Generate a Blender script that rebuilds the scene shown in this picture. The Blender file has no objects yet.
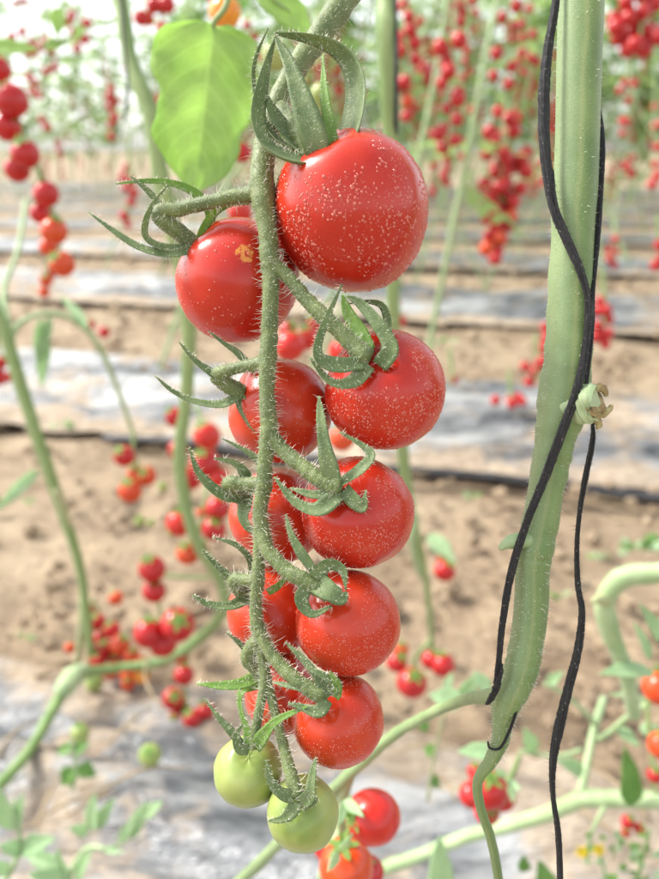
import bpy, math, random
from mathutils import Vector, Matrix, noise
R = math.radians
random.seed(7)
scene = bpy.context.scene
COL = scene.collection

# ------------------------------------------------------------------ camera
W0, H0, F = 659.0, 879.0, 761.0
PITCH = R(20.8)
CAM = Vector((0, 0, 0.6))
RIGHT = Vector((1, 0, 0))
UP = Vector((0, math.sin(PITCH), math.cos(PITCH)))
FWD = Vector((0, math.cos(PITCH), -math.sin(PITCH)))
D0 = 0.155                       # distance of the near truss

def at(px, py, d):               # photo position and distance (m) -> point in the place
    return CAM + FWD * d + RIGHT * ((px - W0 / 2) / F * d) - UP * ((py - H0 / 2) / F * d)
def P(px, py, z=0.0):            # near truss: z in photo pixels towards the camera
    return at(px, py, D0 * (1 - z / F))
def cv(x, y, z):                 # direction: x right, y down, z towards the camera
    return RIGHT * x - UP * y - FWD * z
def gnd(px, py, h=0.0):          # where the sight line meets the ground
    yd = (py - H0 / 2) / F
    down = math.sin(PITCH) + yd * math.cos(PITCH)
    return at(px, py, (0.6 - h) / down)
def proj(v):
    q = v - CAM
    d = q.dot(FWD)
    if d < 0.02: return None
    return (W0 / 2 + q.dot(RIGHT) / d * F, H0 / 2 - q.dot(UP) / d * F, d)
PX = D0 / F                      # one photo pixel at the truss

cd = bpy.data.cameras.new('camera'); cam = bpy.data.objects.new('camera', cd); COL.objects.link(cam)
cam.matrix_world = Matrix((RIGHT, UP, -FWD)).transposed().to_4x4()
cam.location = CAM
cd.sensor_fit = 'VERTICAL'; cd.sensor_height = 36; cd.lens = F / H0 * 36
cd.clip_start = 0.01; cd.clip_end = 2000
cd.dof.use_dof = True; cd.dof.focus_distance = 0.148; cd.dof.aperture_fstop = cd.lens / 2.1
scene.camera = cam

# ------------------------------------------------------------------ materials
def mat(name):
    m = bpy.data.materials.new(name); m.use_nodes = True
    nt = m.node_tree
    return m, nt, nt.nodes['Principled BSDF'], nt.links
def nd(nt, t, **kw):
    n = nt.nodes.new(t)
    for k, v in kw.items():
        if k in n.inputs: n.inputs[k].default_value = v
        else: setattr(n, k, v)
    return n
def mth(nt, op, a, b=None, c=None, clamp=False):
    n = nt.nodes.new('ShaderNodeMath'); n.operation = op; n.use_clamp = clamp
    for i, v in enumerate((a, b, c)):
        if v is None: continue
        if isinstance(v, (int, float)): n.inputs[i].default_value = v
        else: nt.links.new(v, n.inputs[i])
    return n.outputs[0]
def mix(nt, f, a, b, typ='MIX'):
    n = nt.nodes.new('ShaderNodeMix'); n.data_type = 'RGBA'; n.blend_type = typ
    for s, v in ((n.inputs[0], f), (n.inputs[6], a), (n.inputs[7], b)):
        if isinstance(v, (int, float)): s.default_value = v
        elif isinstance(v, tuple): s.default_value = (*v, 1)
        else: nt.links.new(v, s)
    return n.outputs[2]
def ramp(nt, f, lo, hi):
    n = nt.nodes.new('ShaderNodeMapRange'); n.interpolation_type = 'SMOOTHSTEP'
    nt.links.new(f, n.inputs[0]); n.inputs[1].default_value = lo; n.inputs[2].default_value = hi
    return n.outputs[0]
def noi(nt, co, scale, detail=3, rough=.5):
    n = nd(nt, 'ShaderNodeTexNoise', Scale=scale, Detail=detail, Roughness=rough)
    if co is not None: nt.links.new(co, n.inputs['Vector'])
    return n.outputs['Fac']
def bump(nt, b, h, strength, dist, prev=None):
    n = nd(nt, 'ShaderNodeBump', Strength=strength, Distance=dist)
    nt.links.new(h, n.inputs['Height'])
    if prev is not None: nt.links.new(prev, n.inputs['Normal'])
    nt.links.new(n.outputs[0], b.inputs['Normal'])
    return n.outputs[0]

def fruit_mat(name, base, alt, rmm, drops=1.0, scar=None, rough=.24, shoulder=None):
    """skin of a tomato; meshes are unit balls, so 1 unit = one fruit radius"""
    m, nt, b, L = mat(name)
    tc = nd(nt, 'ShaderNodeTexCoord').outputs['Object']
    info = nd(nt, 'ShaderNodeObjectInfo').outputs['Random']
    off = nd(nt, 'ShaderNodeVectorMath', operation='ADD')
    L.new(tc, off.inputs[0])
    cmb = nd(nt, 'ShaderNodeCombineXYZ')
    L.new(mth(nt, 'MULTIPLY', info, 37.0), cmb.inputs[0]); L.new(mth(nt, 'MULTIPLY', info, 11.0), cmb.inputs[2])
    L.new(cmb.outputs[0], off.inputs[1])
    co = off.outputs[0]
    f = ramp(nt, noi(nt, co, 1.3, 3), .3, .75)
    c = mix(nt, f, base, alt)
    # fine pale flecks in the skin
    v0 = nd(nt, 'ShaderNodeTexVoronoi', Scale=24.0); L.new(co, v0.inputs['Vector'])
    fl = ramp(nt, v0.outputs['Distance'], .2, .06)
    c = mix(nt, mth(nt, 'MULTIPLY', fl, .28), c, tuple(min(1, x * 1.2 + .14) for x in base))
    if shoulder:
        sx = nd(nt, 'ShaderNodeSeparateXYZ'); L.new(tc, sx.inputs[0])
        c = mix(nt, mth(nt, 'MULTIPLY', ramp(nt, mth(nt, 'ADD', sx.outputs[2], mth(nt, 'MULTIPLY', noi(nt, co, 2.5), .5)), .9, 1.35), .75), c, shoulder)
    prev = bump(nt, b, noi(nt, co, 60.0, 2), .1, .0003)
    if drops > 0:
        hs = None; ms = None
        # larger spray drops, then fine ones; they sit in patches
        patch = ramp(nt, noi(nt, co, 1.7, 2), .34, .6)
        for sc, amt, lo, hi in ((8.5, .8 * drops, .2, .46), (15.0, 1.15 * drops, .16, .42)):
            mp = nd(nt, 'ShaderNodeMapping'); L.new(co, mp.inputs[0])
            mp.inputs['Rotation'].default_value = (.4, .7, .6); mp.inputs['Scale'].default_value = (1.25, .85, 1.0)
            wob = nd(nt, 'ShaderNodeTexNoise', Scale=sc * 1.3, Detail=1.0); L.new(mp.outputs[0], wob.inputs['Vector'])
            wv = nd(nt, 'ShaderNodeVectorMath', operation='MULTIPLY_ADD')
            L.new(wob.outputs['Color'], wv.inputs[0]); wv.inputs[1].default_value = (1.2 / sc,) * 3; L.new(mp.outputs[0], wv.inputs[2])
            v = nd(nt, 'ShaderNodeTexVoronoi', Scale=sc); L.new(wv.outputs[0], v.inputs['Vector'])
            sp = nd(nt, 'ShaderNodeSeparateColor'); L.new(v.outputs['Color'], sp.inputs[0])
            on = mth(nt, 'LESS_THAN', sp.outputs[0], mth(nt, 'MULTIPLY', mth(nt, 'MULTIPLY_ADD', patch, .65, .35), amt))
            rad = mth(nt, 'MULTIPLY', mth(nt, 'MULTIPLY_ADD', mth(nt, 'POWER', sp.outputs[1], 2.0), hi - lo, lo), on)
            q = mth(nt, 'DIVIDE', v.outputs['Distance'], mth(nt, 'ADD', rad, .0001))
            h = mth(nt, 'SQRT', mth(nt, 'SUBTRACT', 1.0, mth(nt, 'MULTIPLY', q, q), clamp=True))
            h = mth(nt, 'MULTIPLY', h, mth(nt, 'MULTIPLY', rad, 10.0 / sc))
            mk = mth(nt, 'MULTIPLY', ramp(nt, q, 1.0, .55), on)
            hs = h if hs is None else mth(nt, 'MAXIMUM', hs, h)
            ms = mk if ms is None else mth(nt, 'MAXIMUM', ms, mk)
        bump(nt, b, hs, 1.0, .0045, prev)
        c = mix(nt, mth(nt, 'MULTIPLY', ms, .42), c, (.9, .74, .68))
        L.new(mth(nt, 'MULTIPLY_ADD', ms, -.14, rough), b.inputs['Roughness'])
    else:
        b.inputs['Roughness'].default_value = rough
    if scar:
        d = nd(nt, 'ShaderNodeVectorMath', operation='DISTANCE'); L.new(tc, d.inputs[0]); d.inputs[1].default_value = scar
        s = ramp(nt, mth(nt, 'MULTIPLY', noi(nt, tc, 8.0, 5, .7), ramp(nt, d.outputs['Value'], .42, .08)), .46, .56)
        c = mix(nt, mth(nt, 'MULTIPLY', s, .85), c, (.72, .3, .06))
    L.new(c, b.inputs['Base Color'])
    b.inputs['Subsurface Weight'].default_value = .12
    b.inputs['Subsurface Radius'].default_value = (.0025, .0006, .0003)
    b.inputs['Subsurface Scale'].default_value = 1.0
    b.inputs['Coat Weight'].default_value = .2; b.inputs['Coat Roughness'].default_value = .1
    b.inputs['Specular IOR Level'].default_value = .36
    return m

def leafy(name, c1, c2, trans, rough=.5, scale=60.0, attr=False, veins=0):
    m, nt, b, L = mat(name)
    tc = nd(nt, 'ShaderNodeTexCoord').outputs['Object']
    f = noi(nt, tc, scale, 4)
    if attr:
        a = nd(nt, 'ShaderNodeAttribute', attribute_name='rnd').outputs['Fac']
        f = mth(nt, 'ADD', mth(nt, 'MULTIPLY', f, .35), mth(nt, 'MULTIPLY', a, .65))
    c = mix(nt, ramp(nt, f, .25, .75), c1, c2)
    b.inputs['Roughness'].default_value = rough
    pv = bump(nt, b, noi(nt, tc, scale * 4, 2), .25, .0006)
    if veins:
        lt = nd(nt, 'ShaderNodeAttribute', attribute_name='lengthwise').outputs['Fac']; lsd = nd(nt, 'ShaderNodeAttribute', attribute_name='sideways').outputs['Fac']
        ab = mth(nt, 'ABSOLUTE', lsd)
        w = mth(nt, 'ADD', mth(nt, 'MULTIPLY_ADD', mth(nt, 'POWER', ab, 1.4), -.30, lt), mth(nt, 'MULTIPLY_ADD', lsd, .035, mth(nt, 'MULTIPLY', noi(nt, tc, scale * 1.5, 2), .05)))
        tri = mth(nt, 'PINGPONG', mth(nt, 'MULTIPLY', w, veins), .5)
        k = mth(nt, 'MAXIMUM', ramp(nt, tri, .085, .0), ramp(nt, ab, .05, .01))
        net = nd(nt, 'ShaderNodeTexVoronoi', feature='DISTANCE_TO_EDGE', Scale=scale * 5); L.new(tc, net.inputs['Vector'])
        k2 = mth(nt, 'MULTIPLY', ramp(nt, net.outputs['Distance'], .09, .0), .35)
        k = mth(nt, 'MAXIMUM', k, k2)
        c = mix(nt, mth(nt, 'MULTIPLY', k, .28), c, tuple(min(1, x * 1.25 + .08) for x in c2))
        bump(nt, b, mth(nt, 'ADD', mth(nt, 'MULTIPLY', tri, 1.2), k), -.8, .0008, pv)
    L.new(c, b.inputs['Base Color'])
    if trans > 0:
        t = nd(nt, 'ShaderNodeBsdfTranslucent')
        hs = nd(nt, 'ShaderNodeHueSaturation', Saturation=.95, Value=1.2); L.new(c, hs.inputs['Color'])
        L.new(hs.outputs[0], t.inputs[0])
        ms = nd(nt, 'ShaderNodeMixShader'); ms.inputs[0].default_value = trans
        L.new(b.outputs[0], ms.inputs[1]); L.new(t.outputs[0], ms.inputs[2])
        L.new(ms.outputs[0], nt.nodes['Material Output'].inputs[0])
    return m

def stem_mat(name, c1, c2, streak=None, fuzz=.0, scale=220.0, rough=.55, fs=9, fb=.5, lit_band=None, trans=0):
    m, nt, b, L = mat(name)
    tc = nd(nt, 'ShaderNodeTexCoord').outputs['Object']
    f = ramp(nt, noi(nt, tc, scale, 4, .6), .3, .7)
    c = mix(nt, f, c1, c2)
    if lit_band:  # paler strip lengthwise: a lit side painted into the stem colour
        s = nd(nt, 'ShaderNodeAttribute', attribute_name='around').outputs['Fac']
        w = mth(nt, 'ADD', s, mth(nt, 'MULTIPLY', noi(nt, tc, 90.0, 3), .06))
        k = mth(nt, 'MULTIPLY', ramp(nt, w, lit_band[0] - lit_band[1], lit_band[0] - lit_band[1] * .5), ramp(nt, w, lit_band[0] + lit_band[1], lit_band[0] + lit_band[1] * .5))
        c = mix(nt, mth(nt, 'MULTIPLY', k, lit_band[3]), c, lit_band[2])
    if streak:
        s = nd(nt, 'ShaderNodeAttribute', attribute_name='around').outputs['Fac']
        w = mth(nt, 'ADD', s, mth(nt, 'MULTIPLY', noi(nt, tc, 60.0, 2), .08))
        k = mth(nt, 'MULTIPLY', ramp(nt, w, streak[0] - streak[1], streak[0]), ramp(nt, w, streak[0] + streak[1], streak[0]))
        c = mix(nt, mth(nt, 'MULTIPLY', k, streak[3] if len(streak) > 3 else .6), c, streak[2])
    if fuzz:
        v = nd(nt, 'ShaderNodeTexVoronoi', Scale=scale * fs); L.new(tc, v.inputs['Vector'])
        k = ramp(nt, v.outputs['Distance'], .42, .12)
        c = mix(nt, mth(nt, 'MULTIPLY', k, fuzz), c, (.62, .66, .48))
        bump(nt, b, mth(nt, 'ADD', k, noi(nt, tc, scale * 3, 3)), fb, .0002)
    else:
        bump(nt, b, noi(nt, tc, scale * 2, 3), .4, .0004)
    L.new(c, b.inputs['Base Color']); b.inputs['Roughness'].default_value = rough
    b.inputs['Sheen Weight'].default_value = .1
    if trans:
        t = nd(nt, 'ShaderNodeBsdfTranslucent'); L.new(mix(nt, .4, c, (.3, .5, .06)), t.inputs[0])
        ms = nd(nt, 'ShaderNodeMixShader'); ms.inputs[0].default_value = trans
        L.new(b.outputs[0], ms.inputs[1]); L.new(t.outputs[0], ms.inputs[2]); L.new(ms.outputs[0], nt.nodes['Material Output'].inputs[0])
    return m

def plain(name, c, rough=.5, c2=None, scale=200.0, bmp=.2, bd=.0004):
    m, nt, b, L = mat(name)
    tc = nd(nt, 'ShaderNodeTexCoord').outputs['Object']
    f = noi(nt, tc, scale, 4)
    L.new(mix(nt, ramp(nt, f, .3, .7), c, c2 or tuple(x * .7 for x in c)), b.inputs['Base Color'])
    b.inputs['Roughness'].default_value = rough
    bump(nt, b, f, bmp, bd)
    return m

RED, RED2 = (.44, .018, .008), (.51, .033, .012)
M = {}
M['red'] = fruit_mat('tomato_skin_red', RED, RED2, 14, 0)
M['red_fine'] = fruit_mat('tomato_skin_fine', (.475, .028, .009), (.545, .050, .014), 11, 0, rough=.23)
M['red_orange'] = fruit_mat('tomato_skin_orange_red', (.53, .046, .011), (.47, .028, .009), 10, 0, rough=.23)
M['red_dry'] = fruit_mat('tomato_skin_dry', (.50, .018, .014), (.58, .03, .016), 10, .0, rough=.22)
M['far_red'] = plain('tomato_skin_far', (.47, .014, .013), .2, (.41, .010, .012), 3.0, 0)
M['far_orange'] = plain('tomato_skin_far_orange', (.62, .075, .014), .22, (.55, .05, .012), 3.0, 0)
M['yellow'] = plain('tomato_skin_yellow', (.78, .33, .03), .25, (.7, .22, .02), 3.0, 0)
M['green'] = fruit_mat('tomato_skin_green', (.33, .385, .12), (.26, .33, .085), 8, .0, rough=.33, shoulder=(.19, .28, .06))
M['rachis'] = stem_mat('truss_stalk_skin', (.082, .122, .033), (.15, .195, .058), fuzz=.25)
M['sepal'] = stem_mat('sepal_skin', (.125, .195, .07), (.225, .305, .125), fuzz=.22, scale=260, trans=.3)
M['sepal_light'] = stem_mat('sepal_skin_light', (.18, .34, .06), (.26, .44, .09), fuzz=.12, scale=200, trans=.4)
M['hair'] = plain('plant_hair', (.78, .78, .62), .4)
M['vine'] = stem_mat('vine_skin', (.105, .18, .05), (.165, .245, .075), streak=(.305, .035, (.30, .33, .14), .4), lit_band=(.47, .2, (.25, .34, .18), .45), fuzz=.14, scale=90, fs=30, fb=.25)  # tan streak is the stem's own; paler left side is painted-in light
M['vine_pale'] = stem_mat('vine_skin_pale', (.27, .38, .18), (.38, .48, .26), scale=60)
M['vine_mid'] = stem_mat('vine_skin_mid', (.13, .235, .06), (.20, .30, .10), streak=(.3, .2, (.36, .44, .2), .6), scale=60)
M['vine_soft'] = stem_mat('vine_skin_soft', (.17, .265, .095), (.27, .36, .165), fuzz=.12, scale=80, fs=30, fb=.3)
M['vine_dry'] = stem_mat('vine_skin_dry', (.44, .42, .24), (.32, .38, .17), scale=40)
M['straw'] = plain('straw', (.40, .31, .19), .8, (.24, .17, .10), 60)
M['cut'] = plain('cut_stub', (.46, .42, .20), .75, (.26, .17, .07), 420.0, .8, .0012)
M['leaf_big'] = leafy('leaf_light', (.36, .53, .17), (.50, .66, .27), .65, .45, 45, veins=8.0)
M['leaf_mint'] = leafy('leaf_pale', (.38, .55, .30), (.52, .66, .43), .5, .4, 40, veins=6.0)
M['leaf_mid'] = leafy('leaf_mid', (.14, .30, .06), (.22, .40, .10), .4, .45, 40, veins=6.0)
M['leaf_far'] = leafy('leaf_far', (.10, .21, .05), (.36, .50, .17), .55, .5, 9, attr=True)
M['black'] = None
M['flower'] = plain('flower_petal', (.85, .62, .02), .5)

# black twine: fine lengthwise fibres with dusty wear
m, nt, b, L = mat('black_twine')
tc = nd(nt, 'ShaderNodeTexCoord').outputs['Object']
ar = nd(nt, 'ShaderNodeAttribute', attribute_name='around').outputs['Fac']
al = nd(nt, 'ShaderNodeAttribute', attribute_name='along').outputs['Fac']
fv = nd(nt, 'ShaderNodeCombineXYZ')
L.new(mth(nt, 'MULTIPLY', mth(nt, 'SINE', mth(nt, 'MULTIPLY_ADD', ar, 6.2832, mth(nt, 'MULTIPLY', al, 60.0))), 7.0), fv.inputs[0])
L.new(mth(nt, 'MULTIPLY', mth(nt, 'COSINE', mth(nt, 'MULTIPLY_ADD', ar, 6.2832, mth(nt, 'MULTIPLY', al, 60.0))), 7.0), fv.inputs[1])
L.new(mth(nt, 'MULTIPLY', al, 160.0), fv.inputs[2])
n_ = noi(nt, fv.outputs[0], 1.0, 4, .65)
c = mix(nt, ramp(nt, n_, .42, .70), (.009, .009, .010), (.075, .075, .080))
c = mix(nt, mth(nt, 'MULTIPLY', ramp(nt, noi(nt, tc, 2200.0, 2), .64, .72), .6), c, (.40, .39, .36))
L.new(c, b.inputs['Base Color']); b.inputs['Roughness'].default_value = .55
bump(nt, b, n_, 1.0, .0011)
M['black'] = m
M['pipe'] = plain('drip_pipe', (.02, .02, .022), .4, (.05, .05, .055), 30)
M['string'] = plain('grey_string', (.5, .5, .45), .7)

# soil
m, nt, b, L = mat('soil')
tc = nd(nt, 'ShaderNodeTexCoord').outputs['Object']
f1 = noi(nt, tc, 2.2, 6, .65); f2 = noi(nt, tc, 14.0, 6, .7); f3 = noi(nt, tc, 70.0, 4, .7)
c = mix(nt, ramp(nt, f2, .3, .7), (.20, .138, .085), (.41, .31, .205))
c = mix(nt, mth(nt, 'MULTIPLY', ramp(nt, f1, .45, .7), .6), c, (.50, .40, .275))
c = mix(nt, mth(nt, 'MULTIPLY', ramp(nt, f3, .6, .75), .5), c, (.15, .10, .06))
L.new(c, b.inputs['Base Color']); b.inputs['Roughness'].default_value = .9
p = bump(nt, b, f2, .9, .03); bump(nt, b, f3, .8, .008, p)
M['soil'] = m

# mulch film: weathered silver-black plastic, soil lying on it in patches
m, nt, b, L = mat('mulch_plastic')
tc = nd(nt, 'ShaderNodeTexCoord').outputs['Object']
mp = nd(nt, 'ShaderNodeMapping'); L.new(tc, mp.inputs[0]); mp.inputs['Scale'].default_value = (1.0, 3.2, 2.0); mp.inputs['Rotation'].default_value = (0, 0, -.27)
f1 = noi(nt, mp.outputs[0], 2.0, 5, .6); f2 = noi(nt, mp.outputs[0], 9.0, 5, .65); f3 = noi(nt, tc, 6.0, 6, .7); f4 = noi(nt, tc, 60.0, 3)
c = mix(nt, ramp(nt, f2, .35, .65), (.065, .07, .076), (.235, .245, .255))
c = mix(nt, mth(nt, 'MULTIPLY', ramp(nt, f1, .46, .6), .8), c, (.44, .445, .44))
dirt = ramp(nt, mth(nt, 'ADD', mth(nt, 'MULTIPLY', f3, .6), mth(nt, 'ADD', mth(nt, 'MULTIPLY', noi(nt, tc, 2.1, 4), .4), mth(nt, 'MULTIPLY', ramp(nt, nd(nt, 'ShaderNodeAttribute', attribute_name='edge').outputs['Fac'], .45, .0), .11))),   .50, .585)
c = mix(nt, mth(nt, 'MULTIPLY', dirt, .85), c, mix(nt, ramp(nt, f4, .3, .7), (.30, .22, .145), (.47, .375, .27)))
L.new(c, b.inputs['Base Color'])
L.new(mth(nt, 'MULTIPLY_ADD', dirt, .55, .28), b.inputs['Roughness'])
p = bump(nt, b, f2, .9, .02); bump(nt, b, noi(nt, mp.outputs[0], 30.0, 3), .5, .006, p)
M['mulch'] = m

# ------------------------------------------------------------------ mesh helpers
def mesh_obj(name, verts, faces, m, parent=None, origin=None, smooth=True, attrs=None):
    o0 = Vector(origin) if origin is not None else (parent['_o'] if parent is not None and '_o' in parent else None)
    org = ORG.get(parent.name) if parent is not None else (Vector(origin) if origin is not None else Vector((0, 0, 0)))
    me = bpy.data.meshes.new(name)
    me.from_pydata([tuple(Vector(v) - org) for v in verts], [], faces)
    if smooth: me.polygons.foreach_set('use_smooth', [True] * len(me.polygons))
    me.materials.append(m)
    if attrs:
        for k, (dom, vals) in attrs.items():
            a = me.attributes.new(k, 'FLOAT', dom); a.data.foreach_set('value', vals)
    me.update()
    o = bpy.data.objects.new(name, me); COL.objects.link(o)
    if parent is not None: o.parent = parent
    else: o.location = org
    return o
ORG = {}
def tag(o, label, cat, group=None, kind=None):
    if label: o['label'] = label
    if cat: o['category'] = cat
    if group: o['group'] = group
    if kind: o['kind'] = kind
    return o
def thing(name, label, cat, loc, group=None):
    o = bpy.data.objects.new(name, None); COL.objects.link(o)
    o.empty_display_size = .01
    o.location = loc; ORG[o.name] = Vector(loc)
    return tag(o, label, cat, group)

def spline(pts, n):
    """Catmull-Rom through tuples of numbers (Vectors flattened)"""
    k = len(pts); out = []
    if k == 2:
        return [tuple(a + (b - a) * i / (n - 1) for a, b in zip(*pts)) for i in range(n)]
    for i in range(n):
        u = i / (n - 1) * (k - 1); j = min(int(u), k - 2); t = u - j
        p0 = pts[j - 1] if j > 0 else tuple(2 * a - b for a, b in zip(pts[0], pts[1]))
        p1, p2 = pts[j], pts[j + 1]
        p3 = pts[j + 2] if j + 2 < k else tuple(2 * a - b for a, b in zip(pts[-1], pts[-2]))
        out.append(tuple(.5 * (2 * b + (c - a) * t + (2 * a - 5 * b + 4 * c - d) * t * t + (3 * b - a - 3 * c + d) * t ** 3)
                         for a, b, c, d in zip(p0, p1, p2, p3)))
    return out

def frames(pts):
    n = len(pts); T = []
    for i in range(n):
        d = pts[min(i + 1, n - 1)] - pts[max(i - 1, 0)]
        T.append(d.normalized() if d.length > 1e-9 else Vector((0, 0, 1)))
    a = Vector((0, 0, 1)) if abs(T[0].z) < .9 else Vector((1, 0, 0))
    N = (a - T[0] * a.dot(T[0])).normalized(); Ns = [N]
    for i in range(1, n):
        N = Ns[-1] - T[i] * Ns[-1].dot(T[i]); N.normalize(); Ns.append(N)
    return T, Ns

def tube_data(pr, n=40, seg=12, ridge=0.0, wob=0.0, nr=3, tip=False):
    """pr: list of (Vector, radius); returns verts, faces, path, attrs"""
    s = spline([(*v, r) for v, r in pr], n)
    pts = [Vector(q[:3]) for q in s]; rad = [max(q[3], 1e-5) for q in s]
    T, N = frames(pts)
    V, Fc, ar, al = [], [], [], []
    dist = 0
    for i in range(n):
        if i: dist += (pts[i] - pts[i - 1]).length
        B = T[i].cross(N[i])
        for j in range(seg):
            a = 2 * math.pi * j / seg
            r = rad[i] * (1 + ridge * math.cos(nr * a + .6) + (wob * noise.noise(pts[i] * (.35 / rad[i]) + Vector((math.cos(a), math.sin(a), 0)) * .8) if wob else 0))
            V.append(pts[i] + (N[i] * math.cos(a) + B * math.sin(a)) * r)
            ar.append(j / seg); al.append(dist)
    for i in range(n - 1):
        for j in range(seg):
            a, b_ = i * seg + j, i * seg + (j + 1) % seg
            Fc.append((a, b_, b_ + seg, a + seg))
    V.append(pts[0] - T[0] * rad[0] * .4); V.append(pts[-1] + T[-1] * rad[-1] * .5)
    ar += [0, 0]; al += [0, dist]
    c0, c1 = len(V) - 2, len(V) - 1
    for j in range(seg):
        Fc.append((c0, (j + 1) % seg, j)); Fc.append((c1, (n - 1) * seg + j, (n - 1) * seg + (j + 1) % seg))
    return V, Fc, (pts, rad, T, N), {'around': ('POINT', ar), 'along': ('POINT', al)}
def tube(name, pr, m, parent=None, n=40, seg=12, **kw):
    V, Fc, path, at_ = tube_data(pr, n, seg, **kw)
    return mesh_obj(name, V, Fc, m, parent, attrs=at_), path

def ribbon(name, pts, Wd, m, parent, hint=(0, 0, 1), hint2=None, th=None, cup=.35, n=22, base=.75, peak=.25):
    """a sepal: a tapering strip with a cupped, thick section; points are (px, py, z) of the near truss"""
    pw = [P(*p) for p in pts]
    s = [Vector(q) for q in spline([tuple(v) for v in pw], n)]
    T, _ = frames(s)
    h1 = cv(*hint); h2 = cv(*(hint2 or hint))
    V, Fc = [], []
    S = (-1, -.6, -.2, .2, .6, 1)
    ph = random.random() * 9
    for i in range(n):
        t = i / (n - 1)
        w = Wd * .5 * PX * max(.10, (1 - t) ** .62) * (base + (1 - base) * min(1, t / peak)) * (1 + .07 * math.sin(9 * t + ph))
        tk = (th or Wd * .085) * PX * (1 - .6 * t)
        h = h1.lerp(h2, t)
        B = T[i].cross(h)
        if B.length < 1e-6: B = Vector((1, 0, 0))
        B.normalize(); N = B.cross(T[i]).normalized()
        for k in S:
            V.append(s[i] + B * (k * w) + N * (cup * w * k * k + tk * (1 - .75 * k * k) - .35 * tk * math.exp(-(k / .25) ** 2)))
        for k in reversed(S):
            V.append(s[i] + B * (k * w * .98) + N * (cup * w * k * k - tk * (1 - .8 * k * k)))
    c = 12
    for i in range(n - 1):
        for j in range(c):
            a, b_ = i * c + j, i * c + (j + 1) % c
            Fc.append((a, b_, b_ + c, a + c))
    Fc.append(tuple(range(c - 1, -1, -1))); Fc.append(tuple((n - 1) * c + j for j in range(c)))
    return mesh_obj(name, V, Fc, m, parent), s

def hairs(name, paths, per_mm, parent, lmin=4, lmax=11, rad=.34, m=None):
    """glassy hairs standing off the stalks"""
    V, Fc = [], []
    for pts, rd, T, N in paths:
        length = sum((pts[i + 1] - pts[i]).length for i in range(len(pts) - 1))
        for _ in range(int(length * 1000 * per_mm)):
            u = random.random() * (len(pts) - 1.01); i = int(u); f = u - i
            p = pts[i].lerp(pts[i + 1], f); r = rd[i] * (1 - f) + rd[i + 1] * f
            a = random.random() * 6.283
            d = N[i] * math.cos(a) + T[i].cross(N[i]) * math.sin(a)
            d2 = (d + Vector((random.gauss(0, .25), random.gauss(0, .25), random.gauss(-.1, .25)))).normalized()
            bend = Vector((random.gauss(0, .35), random.gauss(0, .35), random.gauss(-.05, .35)))
            ln = random.uniform(lmin, lmax) * PX * random.choice((.5, .75, 1, 1))
            p0 = p + d * r * .93
            q = [p0, p0 + d2 * ln * .5, p0 + d2 * ln * .9 + bend * ln * .35]
            x = d2.orthogonal().normalized(); y = d2.cross(x)
            b0 = len(V)
            for k, w in ((0, rad), (1, rad * .75), (2, rad * .2)):
                for g in range(3):
                    V.append(q[k] + (x * math.cos(g * 2.094) + y * math.sin(g * 2.094)) * w * PX)
            for k in (0, 1):
                for g in range(3):
                    a_, b_ = b0 + k * 3 + g, b0 + k * 3 + (g + 1) % 3
                    Fc.append((a_, b_, b_ + 3, a_ + 3))
    o = mesh_obj(name, V, Fc, m or M['hair'], parent, smooth=False)
    o['kind'] = 'stuff'
    return o

# ------------------------------------------------------------------ tomatoes
def ball_mesh(name, m, nu=48, nv=32, dimple=.13, tall=1.0, lump=.02, seed=0, shape=0.0):
    V, Fc = [], []
    sv = Vector((seed * 3.1, seed * 1.7, 0))
    for i in range(1, nv):
        th = math.pi * i / nv
        for j in range(nu):
            ph = 2 * math.pi * j / nu
            d = Vector((math.sin(th) * math.cos(ph), math.sin(th) * math.sin(ph), math.cos(th)))
            r = 1 + lump * noise.noise(d * 1.1 + sv) + .4 * lump * noise.noise(d * 2.6 - sv) + .006 * math.cos(5 * ph) * math.exp(-((th) / .9) ** 2) + shape * math.cos(th)
            v = d * r; v.z *= tall
            v.z -= dimple * math.exp(-(th / .32) ** 2)
            if th > 2.9: v.z += .015 * (th - 2.9) / .24
            V.append(v)
    V.append(Vector((0, 0, tall - dimple))); V.append(Vector((0, 0, -tall + .015)))
    for i in range(nv - 2):
        for j in range(nu):
            a, b_ = i * nu + j, i * nu + (j + 1) % nu
            Fc.append((a, a + nu, b_ + nu, b_))
    t, e = len(V) - 2, len(V) - 1
    for j in range(nu):
        Fc.append((t, j, (j + 1) % nu)); Fc.append((e, (nv - 2) * nu + (j + 1) % nu, (nv - 2) * nu + j))
    me = bpy.data.meshes.new(name); me.from_pydata([tuple(v) for v in V], [], Fc)
    me.polygons.foreach_set('use_smooth', [True] * len(me.polygons)); me.materials.append(m)
    return me

def axis_quat(ax): return Vector(ax).normalized().to_track_quat('Z', 'Y')

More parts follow.
